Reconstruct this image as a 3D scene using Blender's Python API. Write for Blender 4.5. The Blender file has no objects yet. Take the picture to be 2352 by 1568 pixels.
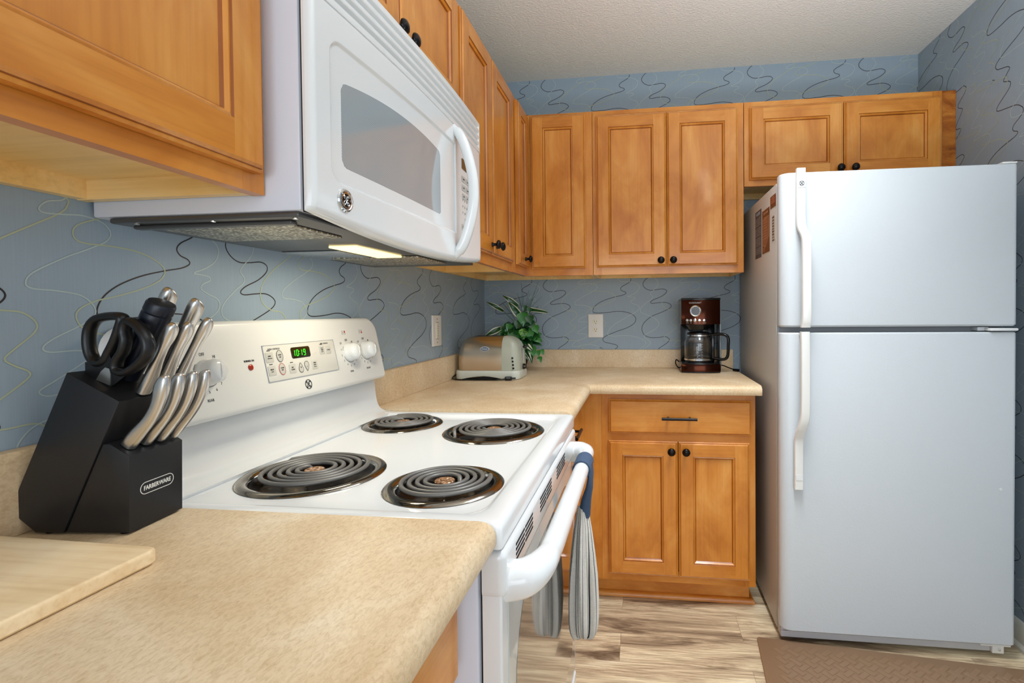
import bpy, bmesh, math, random
from mathutils import Matrix, Vector
random.seed(7)
sc = bpy.context.scene
COL = sc.collection
pi = math.pi

# ------------------------------------------------------------------ camera
CX, CY, CZ, YAW, PIT, ROL, FOC = 0.8369, -2.6103, 1.2019, 0.12552, -0.01778, -0.009039, 1143.9988
fw = Vector((-math.sin(YAW)*math.cos(PIT), math.cos(YAW)*math.cos(PIT), math.sin(PIT)))
r0 = Vector((math.cos(YAW), math.sin(YAW), 0)); u0 = r0.cross(fw)
rt = r0*math.cos(ROL)+u0*math.sin(ROL); upv = -r0*math.sin(ROL)+u0*math.cos(ROL)
cam = bpy.data.objects.new('camera', bpy.data.cameras.new('camera'))
cam.matrix_world = Matrix(((rt.x, upv.x, -fw.x, CX), (rt.y, upv.y, -fw.y, CY), (rt.z, upv.z, -fw.z, CZ), (0, 0, 0, 1)))
cam.data.sensor_width = 36; cam.data.lens = FOC/2352*36
cam.data.shift_x = -151.157/2352; cam.data.shift_y = -46.1765/2352
cam.data.clip_start = 0.02
COL.objects.link(cam); sc.camera = cam

# ------------------------------------------------------------------ light, exposure
sc.view_settings.view_transform = 'Standard'; sc.view_settings.look = 'None'
sc.view_settings.exposure = 0.30; sc.view_settings.gamma = 1.0
sc.view_settings.use_curve_mapping = False
w = bpy.data.worlds.new('room_air'); sc.world = w; w.use_nodes = True
bg = w.node_tree.nodes['Background']; bg.inputs[0].default_value = (0.76, 0.88, 1.0, 1); bg.inputs[1].default_value = 0.62

def area(name, loc, target, sx, sy, power, col):
    l = bpy.data.lights.new(name, 'AREA'); l.shape = 'RECTANGLE'; l.size = sx; l.size_y = sy; l.energy = power; l.color = col
    o = bpy.data.objects.new(name, l); COL.objects.link(o); o.location = loc
    o.rotation_euler = (Vector(target)-Vector(loc)).to_track_quat('-Z', 'Y').to_euler()
    return o
def bulb(loc, power, r, col):
    l = bpy.data.lights.new('ceiling_bulb', 'POINT'); l.energy = power; l.shadow_soft_size = r; l.color = col
    o = bpy.data.objects.new('ceiling_bulb_light', l); COL.objects.link(o); o.location = loc
for k in range(4): bulb((1.30+.05*k, -1.75-.28*k, 2.20), 0.35, .045, (.96, .98, 1.0))
area('ceiling_fixture_light', (1.22, -1.30, 2.38), (1.22, -1.30, 0), 0.35, 0.7, 9.5, (.92, .96, 1.0)).data.spread = 1.75
area('rear_fill_light', (1.3, -4.7, 1.35), (0.7, -1.0, 1.2), 2.2, 1.2, 25, (0.84, 0.92, 1.0))  # added frontal fill from behind the camera, no known lamp
area('side_fill_light', (4.2, -3.6, 1.6), (0.6, -1.2, 1.0), 1.4, 1.6, 2, (0.86, 0.93, 1.0))  # added cool fill from the right, no window known there
area('ceiling_fill_uplight', (1.5, -2.1, 1.0), (1.45, -1.7, 2.43), 0.5, 0.5, 14, (0.86, 0.93, 1.0)).data.spread = 1.9  # helper uplight added to bounce soft fill off the ceiling
area('microwave_task_light', (0.228, -1.547, 1.338), (0.228, -1.547, 0), 0.05, 0.18, 0.9, (1.0, 0.90, 0.70))

# ------------------------------------------------------------------ materials
def lin(c):
    return tuple(((x/255)/12.92 if x/255 <= .04045 else ((x/255+.055)/1.055)**2.4) for x in c) + (1,)
MATS = {}
def M_(name, rgb, rough=.5, metal=0., spec=.5, coat=0., emit=None, es=0., alpha=1., trans=0., ior=1.45, bump=None, sheen=0.):
    m = bpy.data.materials.new(name); m.use_nodes = True
    nt = m.node_tree; b = nt.nodes['Principled BSDF']
    b.inputs['Base Color'].default_value = lin(rgb); b.inputs['Roughness'].default_value = rough
    b.inputs['Metallic'].default_value = metal; b.inputs['Specular IOR Level'].default_value = spec
    b.inputs['Coat Weight'].default_value = coat; b.inputs['Coat Roughness'].default_value = .08
    b.inputs['Transmission Weight'].default_value = trans; b.inputs['IOR'].default_value = ior
    if sheen: b.inputs['Sheen Weight'].default_value = sheen
    if emit: b.inputs['Emission Color'].default_value = lin(emit); b.inputs['Emission Strength'].default_value = es
    if bump:  # (noise scale, strength, distance)
        tc = nt.nodes.new('ShaderNodeTexCoord'); n = nt.nodes.new('ShaderNodeTexNoise'); n.inputs['Scale'].default_value = bump[0]
        n.inputs['Detail'].default_value = 3
        bp = nt.nodes.new('ShaderNodeBump'); bp.inputs['Strength'].default_value = bump[1]; bp.inputs['Distance'].default_value = bump[2]
        nt.links.new(tc.outputs['Object'], n.inputs['Vector']); nt.links.new(n.outputs['Fac'], bp.inputs['Height'])
        nt.links.new(bp.outputs['Normal'], b.inputs['Normal'])
    MATS[name] = m
    return m
def ramp(nt, stops):
    r = nt.nodes.new('ShaderNodeValToRGB'); e = r.color_ramp.elements
    e[0].position = stops[0][0]; e[0].color = lin(stops[0][1]); e[1].position = stops[-1][0]; e[1].color = lin(stops[-1][1])
    for p, c in stops[1:-1]:
        x = e.new(p); x.color = lin(c)
    return r
def noise(nt, vec, scale, detail=4, rough=.55, dist=0.):
    n = nt.nodes.new('ShaderNodeTexNoise'); n.inputs['Scale'].default_value = scale; n.inputs['Detail'].default_value = detail
    n.inputs['Roughness'].default_value = rough; n.inputs['Distortion'].default_value = dist
    nt.links.new(vec, n.inputs['Vector']); return n
def mapped(nt, scale, rnd=True):
    tc = nt.nodes.new('ShaderNodeTexCoord'); mp = nt.nodes.new('ShaderNodeMapping'); mp.inputs['Scale'].default_value = scale
    nt.links.new(tc.outputs['Object'], mp.inputs['Vector'])
    if rnd:
        oi = nt.nodes.new('ShaderNodeObjectInfo'); cm = nt.nodes.new('ShaderNodeMath'); cm.operation = 'MULTIPLY'; cm.inputs[1].default_value = 37
        cb = nt.nodes.new('ShaderNodeCombineXYZ'); nt.links.new(oi.outputs['Random'], cm.inputs[0])
        for k in range(3): nt.links.new(cm.outputs[0], cb.inputs[k])
        nt.links.new(cb.outputs[0], mp.inputs['Location'])
    return mp.outputs['Vector']
def mix(nt, a, b, fac, mode='MIX'):
    m = nt.nodes.new('ShaderNodeMix'); m.data_type = 'RGBA'; m.blend_type = mode
    for sock, v in ((m.inputs[6], a), (m.inputs[7], b)):
        if isinstance(v, tuple): sock.default_value = v
        else: nt.links.new(v, sock)
    if isinstance(fac, float): m.inputs[0].default_value = fac
    else: nt.links.new(fac, m.inputs[0])
    return m.outputs[2]
def wood(name, along, dark, mid, light, rough=.3, coat=.25, sc_=1.0, lo=.34, hi=.68):
    m = M_(name, mid, rough, coat=coat); nt = m.node_tree; b = nt.nodes['Principled BSDF']
    s = [8*sc_, 8*sc_, 8*sc_]; s['xyz'.index(along)] = 3.6*sc_
    f = [110*sc_]*3; f['xyz'.index(along)] = 3.0*sc_
    n1 = noise(nt, mapped(nt, s), 1.0, 4, .6, .6)
    n2 = noise(nt, mapped(nt, f), 1.0, 3, .6)
    c = ramp(nt, [(lo, dark), ((lo+hi)/2, mid), (hi, light)]); nt.links.new(n1.outputs['Fac'], c.inputs['Fac'])
    g = ramp(nt, [(.3, (236, 228, 216)), (.55, (255, 255, 255))]); nt.links.new(n2.outputs['Fac'], g.inputs['Fac'])
    o = mix(nt, c.outputs[0], g.outputs[0], .55, 'MULTIPLY'); nt.links.new(o, b.inputs['Base Color'])
    return m
WD, WM, WL = (196, 118, 36), (214, 138, 52), (226, 157, 74)
wood_v = wood('honey_maple_upright', 'z', WD, WM, WL)
wood_h = wood('honey_maple_across', 'x', WD, WM, WL)
wood_hy = wood('honey_maple_across_depth', 'y', WD, WM, WL)
wood_g = wood('groove_glaze_shade', 'z', (132, 66, 14), (150, 80, 20), (166, 92, 28))  # darker wood for door grooves and edges: glaze with contact shade painted in
wood_fill = wood('honey_maple_filler', 'x', (110, 52, 12), (176, 100, 30), (206, 134, 54), sc_=2.0)
maple = wood('pale_birch_underside', 'y', (244, 200, 122), (250, 212, 142), (253, 222, 160), .4, .1)
dark_gap = M_('shadow_gap', (22, 17, 14), .8)
def laminate():
    m = M_('beige_laminate', (205, 178, 138), .42); nt = m.node_tree; b = nt.nodes['Principled BSDF']
    n1 = noise(nt, mapped(nt, (6, 6, 6)), 1., 5, .6, .5); n2 = noise(nt, mapped(nt, (240, 110, 160)), 1., 6, .72, .6)
    c = ramp(nt, [(.32, (212, 184, 144)), (.52, (224, 200, 164)), (.7, (234, 216, 186))]); nt.links.new(n1.outputs['Fac'], c.inputs['Fac'])
    g = ramp(nt, [(.34, (222, 212, 198)), (.56, (255, 255, 255))]); nt.links.new(n2.outputs['Fac'], g.inputs['Fac'])
    nt.links.new(mix(nt, c.outputs[0], g.outputs[0], .75, 'MULTIPLY'), b.inputs['Base Color']); return m
lam = laminate()
def floor_mat():
    m = M_('weathered_plank_vinyl', (150, 130, 110), .42); nt = m.node_tree; b = nt.nodes['Principled BSDF']
    tc = nt.nodes.new('ShaderNodeTexCoord')
    br = nt.nodes.new('ShaderNodeTexBrick'); br.offset = .37; br.inputs['Scale'].default_value = 1; br.inputs['Brick Width'].default_value = 1.2
    br.inputs['Row Height'].default_value = .152; br.inputs['Mortar Size'].default_value = .0007; br.inputs['Color1'].default_value = (0, 0, 0, 1); br.inputs['Color2'].default_value = (1, 1, 1, 1)
    br.inputs['Mortar'].default_value = (.5, .5, .5, 1)
    nt.links.new(tc.outputs['Object'], br.inputs['Vector'])
    mp = nt.nodes.new('ShaderNodeMapping'); mp.inputs['Scale'].default_value = (1.6, 10, 1); nt.links.new(tc.outputs['Object'], mp.inputs['Vector'])
    vm = nt.nodes.new('ShaderNodeVectorMath'); vm.operation = 'MULTIPLY_ADD'; vm.inputs[1].default_value = (7, 3, 5)
    nt.links.new(br.outputs['Color'], vm.inputs[0]); nt.links.new(mp.outputs[0], vm.inputs[2])
    n1 = noise(nt, vm.outputs[0], 1.0, 8, .68, .9)
    c = ramp(nt, [(.29, (92, 74, 56)), (.40, (146, 126, 102)), (.48, (202, 180, 148)), (.57, (232, 214, 178)), (.68, (248, 234, 204))]); nt.links.new(n1.outputs['Fac'], c.inputs['Fac'])
    mp2 = nt.nodes.new('ShaderNodeMapping'); mp2.inputs['Scale'].default_value = (7, 150, 1); nt.links.new(tc.outputs['Object'], mp2.inputs['Vector'])
    n2 = noise(nt, mp2.outputs[0], 1., 6, .7, .2); g = ramp(nt, [(.40, (150, 136, 120)), (.56, (255, 255, 255))]); nt.links.new(n2.outputs['Fac'], g.inputs['Fac'])
    o = mix(nt, c.outputs[0], g.outputs[0], .5, 'MULTIPLY')
    d = ramp(nt, [(0, (255, 255, 255)), (1, (70, 58, 48))]); nt.links.new(br.outputs['Fac'], d.inputs['Fac'])
    nt.links.new(mix(nt, o, d.outputs[0], .45, 'MULTIPLY'), b.inputs['Base Color']); return m
fl_m = floor_mat()
def wallpaper():
    m = M_('slate_blue_wallpaper', (126, 139, 150), .42, spec=.4); nt = m.node_tree; b = nt.nodes['Principled BSDF']
    n1 = noise(nt, mapped(nt, (400, 400, 12), False), 1., 2); c = ramp(nt, [(.3, (150, 167, 181)), (.7, (155, 172, 185))]); nt.links.new(n1.outputs['Fac'], c.inputs['Fac'])
    nt.links.new(c.outputs[0], b.inputs['Base Color']); return m
wp = wallpaper()
wp_dark = M_('wallpaper_dark_line', (44, 38, 36), .5)
wp_pale = M_('wallpaper_pale_line', (178, 194, 192), .4)
wp_yel = M_('wallpaper_sage_line', (178, 186, 156), .4)
ceil_m = M_('textured_ceiling_paint', (230, 227, 222), .9, bump=(120, .9, .004))
white_en = M_('white_enamel', (232, 234, 234), .16, coat=.4)
white_pl = M_('white_plastic', (234, 234, 230), .3)
white_side = M_('white_painted_steel', (220, 222, 232), .3)
fridge_m = M_('pebbled_white_paint', (204, 210, 214), .3, bump=(260, .35, .0012))
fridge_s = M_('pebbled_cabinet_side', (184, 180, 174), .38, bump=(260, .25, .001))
grey_pl = M_('grey_plastic', (186, 188, 184), .35)
btn_m = M_('grey_button', (204, 203, 196), .45)
mark = M_('black_print', (40, 42, 44), .5)
red_p = M_('red_print', (196, 40, 34), .5)
red_l = M_('red_lamp_lens', (170, 44, 14), .2)
led_bg = M_('dark_display', (44, 38, 12), .1)
led_on = M_('green_digits', (60, 255, 60), .4, emit=(50, 255, 40), es=1.3)
black_pl = M_('black_plastic', (20, 20, 21), .35)
black_gl = M_('gloss_black_plastic', (12, 12, 13), .12)
black_wd = M_('black_lacquered_wood', (25, 25, 27), .38)
steel = M_('brushed_steel', (214, 211, 206), .3, metal=1.0)
steel_w = M_('toaster_steel', (206, 192, 172), .24, metal=1.0)
chrome = M_('chrome', (225, 225, 225), .07, metal=1.0)
bronze = M_('oil_rubbed_bronze', (26, 22, 22), .25, metal=.6)
coil_m = M_('coil_element', (116, 114, 110), .4, metal=.3)
pan_m = M_('darkened_chrome_pan', (150, 142, 130), .09, metal=1.0)
def pan_in():
    m = M_('burnt_pan_bowl', (40, 34, 28), .3, metal=.7); nt = m.node_tree; b = nt.nodes['Principled BSDF']
    n = noise(nt, mapped(nt, (60, 60, 60)), 1., 4); c = ramp(nt, [(.42, (14, 12, 10)), (.6, (60, 46, 30)), (.75, (150, 120, 80))]); nt.links.new(n.outputs['Fac'], c.inputs['Fac']); nt.links.new(c.outputs[0], b.inputs['Base Color']); return m
bowl_m = pan_in()
def rusty():
    m = M_('rusty_medallion', (140, 90, 50), .5, metal=.5); nt = m.node_tree; b = nt.nodes['Principled BSDF']
    n = noise(nt, mapped(nt, (220, 220, 220)), 1., 4); c = ramp(nt, [(.38, (92, 58, 36)), (.52, (172, 126, 84)), (.66, (214, 200, 184))]); nt.links.new(n.outputs['Fac'], c.inputs['Fac']); nt.links.new(c.outputs[0], b.inputs['Base Color']); return m
rust_m = rusty()
glass_dark = M_('smoked_oven_glass', (88, 86, 80), .03, spec=.8, coat=1.0)
glass_white = M_('white_backed_glass', (206, 208, 204), .04, spec=.7, coat=1.0)
def micro_win():
    m = M_('microwave_screen', (150, 156, 158), .06, spec=.6, coat=.8); nt = m.node_tree; b = nt.nodes['Principled BSDF']
    wv = nt.nodes.new('ShaderNodeTexWave'); wv.wave_type = 'BANDS'; wv.bands_direction = 'DIAGONAL'; wv.inputs['Scale'].default_value = 150
    nt.links.new(mapped(nt, (0, 1, 1), False), wv.inputs['Vector'])
    c = ramp(nt, [(.25, (136, 144, 150)), (.75, (180, 186, 188))]); nt.links.new(wv.outputs['Fac'], c.inputs['Fac']); nt.links.new(c.outputs[0], b.inputs['Base Color']); return m
mwin = micro_win()
mw_rec = M_('microwave_door_glass', (222, 226, 220), .1, coat=.6)
under_m = M_('dark_grey_steel', (92, 90, 88), .3, metal=.5)
def mesh_filter():
    m = M_('aluminium_grease_mesh', (170, 165, 150), .35, metal=.8); nt = m.node_tree; b = nt.nodes['Principled BSDF']
    tc = nt.nodes.new('ShaderNodeTexCoord'); v = nt.nodes.new('ShaderNodeTexVoronoi'); v.inputs['Scale'].default_value = 190
    nt.links.new(tc.outputs['Object'], v.inputs['Vector'])
    c = ramp(nt, [(.2, (236, 230, 212)), (.6, (130, 122, 106))]); nt.links.new(v.outputs['Distance'], c.inputs['Fac']); nt.links.new(c.outputs[0], b.inputs['Base Color'])
    bp = nt.nodes.new('ShaderNodeBump'); bp.inputs['Strength'].default_value = .8; bp.inputs['Distance'].default_value = .002; bp.invert = True
    nt.links.new(v.outputs['Distance'], bp.inputs['Height']); nt.links.new(bp.outputs[0], b.inputs['Normal']); return m
filt_m = mesh_filter()
lens_off = M_('frosted_lamp_lens', (150, 158, 166), .15, coat=.5, bump=(120, .5, .002))
lens_on = M_('lit_lamp_lens', (255, 240, 190), .3, emit=(255, 226, 150), es=1.7)
bamboo = wood('bamboo_board', 'x', (232, 202, 156), (242, 216, 174), (248, 228, 192), .45, .0, 1.4)
def mat_rubber():
    m = M_('brown_rubber_mat', (136, 108, 82), .36); nt = m.node_tree; b = nt.nodes['Principled BSDF']
    return m
rubber = mat_rubber()
copper = M_('dark_copper_steel', (62, 32, 22), .15, metal=1.0)
glass = M_('clear_glass', (255, 255, 255), .02, trans=1.0, ior=1.45)
leaf_d = M_('dark_green_leaf', (22, 74, 34), .3, coat=.2)
leaf_m = M_('mid_green_leaf', (46, 116, 42), .3, coat=.2)
leaf_l = M_('light_green_leaf', (112, 168, 62), .35)
leaf_w = M_('cream_leaf_edge', (222, 222, 196), .4)
grass_m = M_('green_grass_blade', (58, 96, 70), .4)
pot_m = M_('brown_woven_pot', (52, 34, 26), .5)
towel_w = M_('cream_terry', (226, 220, 210), .95, bump=(600, 1.0, .003), sheen=.3)
towel_k = M_('charcoal_stripe', (48, 52, 60), .95, bump=(600, 1.0, .003))
navy = M_('navy_cotton', (66, 84, 110), .9, bump=(300, .6, .002))
plate_m = M_('white_wall_plate', (232, 229, 222), .35)
sock_m = M_('almond_receptacle', (236, 232, 214), .35)
slot_m = M_('slot_black', (18, 16, 15), .7)
base_m = M_('white_trim_paint', (214, 212, 200), .4)
navy_hd = M_('dark_navy_plastic', (20, 24, 36), .35)
st_blue = M_('sticker_slate', (62, 70, 84), .4)
st_brown = M_('sticker_rust_brown', (104, 54, 32), .4)
st_tan = M_('sticker_tan', (178, 128, 96), .45)
red_btn = M_('red_indicator', (200, 30, 24), .4)

# ------------------------------------------------------------------ mesh helpers
WM_ = {}
def T(x, y, z): return Matrix.Translation((x, y, z))
def frame(o, u, v):
    u = Vector(u).normalized(); v = Vector(v); v = (v-u*v.dot(u)).normalized(); n = u.cross(v)
    return Matrix(((u.x, v.x, n.x, o[0]), (u.y, v.y, n.y, o[1]), (u.z, v.z, n.z, o[2]), (0, 0, 0, 1)))
RZ = lambda a: Matrix.Rotation(a, 4, 'Z')
ROT90 = RZ(pi/2)
def rrect(x0, x1, y0, y1, r, n=5, rs=None):
    rs = rs or (r, r, r, r); out = []
    for (cx, cy, a0, rr) in ((x1-rs[0], y0+rs[0], -pi/2, rs[0]), (x1-rs[1], y1-rs[1], 0, rs[1]), (x0+rs[2], y1-rs[2], pi/2, rs[2]), (x0+rs[3], y0+rs[3], pi, rs[3])):
        if rr <= 1e-6: out.append((cx, cy)); continue
        for k in range(n+1):
            a = a0+pi/2*k/n; out.append((cx+rr*math.cos(a), cy+rr*math.sin(a)))
    return out
def inset(poly, d):
    n = len(poly); out = []
    for i in range(n):
        p, q, r = Vector(poly[i-1]), Vector(poly[i]), Vector(poly[(i+1) % n])
        a = (q-p); b = (r-q)
        a = a.normalized() if a.length > 1e-9 else b.normalized(); b = b.normalized() if b.length > 1e-9 else a
        na = Vector((-a.y, a.x)); nb = Vector((-b.y, b.x)); m = na+nb
        if m.length < 1e-6: m = na
        m.normalize(); k = d/max(.35, m.dot(na)); out.append((q.x+m.x*k, q.y+m.y*k))
    return out
class MB:
    def __init__(s): s.v = []; s.f = []; s.m = []
    def add(s, vs, fs, mi=0, M=None):
        b = len(s.v)
        for p in vs:
            p = Vector(p); s.v.append(M @ p if M is not None else p)
        for k, f in enumerate(fs):
            s.f.append([b+i for i in f]); s.m.append(mi[k] if isinstance(mi, list) else mi)
        return s
    def box(s, x0, x1, y0, y1, z0, z1, mi=0, bev=0., M=None, seg=2):
        if bev <= 0:
            vs = [(x, y, z) for z in (z0, z1) for y in (y0, y1) for x in (x0, x1)]
            return s.add(vs, [(0, 2, 3, 1), (4, 5, 7, 6), (0, 1, 5, 4), (2, 6, 7, 3), (0, 4, 6, 2), (1, 3, 7, 5)], mi, M)
        bm = bmesh.new(); bmesh.ops.create_cube(bm, size=1)
        for v in bm.verts: v.co = Vector(((x0+x1)/2+v.co.x*(x1-x0), (y0+y1)/2+v.co.y*(y1-y0), (z0+z1)/2+v.co.z*(z1-z0)))
        bmesh.ops.bevel(bm, geom=list(bm.edges), offset=bev, segments=seg, profile=.5, affect='EDGES')
        bm.verts.index_update(); s.add([v.co.copy() for v in bm.verts], [[v.index for v in f.verts] for f in bm.faces], mi, M); bm.free(); return s
    def loops(s, loops, mi=0, closed=True, cap0=True, cap1=True, M=None):
        n = len(loops[0]); vs = [p for l in loops for p in l]; fs = []
        for i in range(len(loops)-1):
            for j in range(n if closed else n-1):
                k = (j+1) % n; fs.append((i*n+j, i*n+k, (i+1)*n+k, (i+1)*n+j))
        if cap0: fs.append(tuple(range(n-1, -1, -1)))
        if cap1: fs.append(tuple((len(loops)-1)*n+j for j in range(n)))
        return s.add(vs, fs, mi, M)
    def slab(s, poly, t, M=None, mi=0, bev=0., seg=3, bev0=0., bi=1.0):
        """extruded outline: back at n=0, front at n=t with a rounded front edge"""
        L = []
        if bev0 > 0: L.append([(x, y, 0) for x, y in inset(poly, bev0)]); L.append([(x, y, bev0) for x, y in poly])
        else: L.append([(x, y, 0) for x, y in poly])
        L.append([(x, y, t-bev) for x, y in poly])
        if bev > 0:
            for k in range(1, seg+1):
                a = pi/2*k/seg; q = inset(poly, bi*bev*(1-math.cos(a))); L.append([(x, y, t-bev+bev*math.sin(a)) for x, y in q])
        return s.loops(L, mi, M=M)
    def tube(s, pts, r, n=10, mi=0, closed=False, M=None, flat=1.0, upref=None, cap=True):
        P = [Vector(p) for p in pts]; m = len(P); rs = r if isinstance(r, (list, tuple)) else [r]*m
        L = []; up = Vector(upref) if upref else None; prev = None
        for i in range(m):
            if closed: t = (P[(i+1) % m]-P[i-1])
            else: t = P[min(i+1, m-1)]-P[max(i-1, 0)]
            t = t.normalized() if t.length > 1e-9 else Vector((0, 0, 1))
            if up is not None: a = up-t*up.dot(t)
            elif prev is not None: a = prev-t*prev.dot(t)
            else: a = Vector((0, 0, 1)) if abs(t.z) < .9 else Vector((1, 0, 0)); a = a-t*a.dot(t)
            a.normalize(); prev = a; b = t.cross(a)
            L.append([P[i]+a*(rs[i]*math.cos(2*pi*k/n))+b*(rs[i]*flat*math.sin(2*pi*k/n)) for k in range(n)])
        if closed: L.append(L[0])
        return s.loops(L, mi, cap0=not closed and cap, cap1=not closed and cap, M=M)
    def lathe(s, prof, M=None, n=24, mi=0, cap0=True, cap1=True, sy=1.0):
        L = [[(r*math.cos(2*pi*k/n), sy*r*math.sin(2*pi*k/n), h) for k in range(n)] for r, h in prof]
        return s.loops(L, mi, cap0=cap0, cap1=cap1, M=M)
    def text(s, txt, size, M, mi=0, ext=.0003, sx=1.0, bold=0.):
        cu = bpy.data.curves.new('t', 'FONT'); cu.body = txt; cu.size = size; cu.align_x = 'CENTER'; cu.align_y = 'CENTER'; cu.extrude = ext; cu.resolution_u = 2; cu.offset = bold
        o = bpy.data.objects.new('t', cu); COL.objects.link(o); dg = bpy.context.evaluated_depsgraph_get()
        me = bpy.data.meshes.new_from_object(o.evaluated_get(dg))
        s.add([(v.co.x*sx, v.co.y, v.co.z+ext) for v in me.vertices], [tuple(p.vertices) for p in me.polygons], mi, M)
        bpy.data.objects.remove(o); bpy.data.curves.remove(cu); bpy.data.meshes.remove(me); return s
    def ring(s, r0, r1, t, M, mi=0, n=32, a0=0, a1=2*pi):
        full = abs(a1-a0-2*pi) < 1e-6; m = n if full else n+1
        L = [[(r*math.cos(a0+(a1-a0)*k/n), r*math.sin(a0+(a1-a0)*k/n), h) for k in range(m)] for r, h in ((r0, 0), (r0, t), (r1, t), (r1, 0))]
        return s.loops(L, mi, closed=full, cap0=False, cap1=False, M=M)
    def build(s, name, mats, parent=None, M=None, ang=.6, label=None):
        mats = mats if isinstance(mats, (list, tuple)) else [mats]
        if M is None:
            lo = [min(v[k] for v in s.v) for k in range(3)]; hi = [max(v[k] for v in s.v) for k in range(3)]
            M = T((lo[0]+hi[0])/2, (lo[1]+hi[1])/2, lo[2]); inv = M.inverted(); vs = [inv @ v for v in s.v]
        else: vs = s.v
        me = bpy.data.meshes.new(name); me.from_pydata([tuple(v) for v in vs], [], s.f)
        for m in mats: me.materials.append(m)
        me.polygons.foreach_set('material_index', s.m); me.polygons.foreach_set('use_smooth', [True]*len(s.f))
        me.update(); me.set_sharp_from_angle(angle=ang)
        o = bpy.data.objects.new(name, me); COL.objects.link(o); place(o, M, parent)
        if label: o['label'] = label
        return o
def place(o, M, parent=None):
    WM_[o.name] = M
    if parent is not None:
        o.parent = parent; o.matrix_local = WM_[parent.name].inverted() @ M
    else: o.matrix_world = M
def tag(o, label, cat, group=None):
    o['label'] = label; o['category'] = cat
    if group: o['group'] = group
    return o
def thing(name, label, cat, loc=(0, 0, 0), group=None, M=None):
    o = bpy.data.objects.new(name, None); o.empty_display_size = .05; COL.objects.link(o); place(o, M if M is not None else T(*loc)); return tag(o, label, cat, group)
def struct(o): o['kind'] = 'structure'; return o
def smooth_path(P, k=6, closed=False):
    P = [Vector(p) for p in P]; n = len(P); out = []
    for i in range(n if closed else n-1):
        a = P[(i-1) % n] if closed or i > 0 else P[0]*2-P[1]; b = P[i]; c = P[(i+1) % n]
        d = P[(i+2) % n] if closed or i+2 < n else P[-1]*2-P[-2]
        for j in range(k):
            t = j/k; out.append(.5*((2*b)+(c-a)*t+(2*a-5*b+4*c-d)*t*t+(3*b-a-3*c+d)*t**3))
    if not closed: out.append(P[-1])
    return out
def monogram(mb, M, R, mi_line, mi_disc=None, t=.0006):
    """round badge: outer ring with four swirls and two interlaced script letters"""
    if mi_disc is not None: mb.slab([(R*math.cos(2*pi*k/28), R*math.sin(2*pi*k/28)) for k in range(28)], t*.6, M, mi_disc)
    mb.ring(R*.86, R*.99, t*1.4, M, mi_line, 32)
    wd = R*.055
    def ln(pts): mb.tube([(x*R, y*R, t) for x, y, *_ in smooth_path([(a, b, 0) for a, b in pts], 5)], wd, 5, mi_line, M=M)
    for a in (45, 135, 225, 315):
        c, q = math.cos(math.radians(a)), math.sin(math.radians(a)); ln([(.82*c-.22*q, .82*q+.22*c), (.74*c, .74*q), (.82*c+.22*q, .82*q-.22*c)])
    ln([(-.02, .1), (-.2, .5), (-.42, .52), (-.46, .25), (-.25, .12), (.02, 0), (-.1, -.3), (-.3, -.55), (-.5, -.45), (-.48, -.2), (-.2, -.05), (.05, .02)])
    ln([(.42, .35), (.38, .52), (.2, .5), (.14, .28), (.3, .12), (.1, .02), (.1, -.3), (.22, -.58), (.42, -.55), (.46, -.3), (.3, -.22), (.24, -.36)])

# ------------------------------------------------------------------ the setting
WX, CZL = 2.172, 2.431
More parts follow.
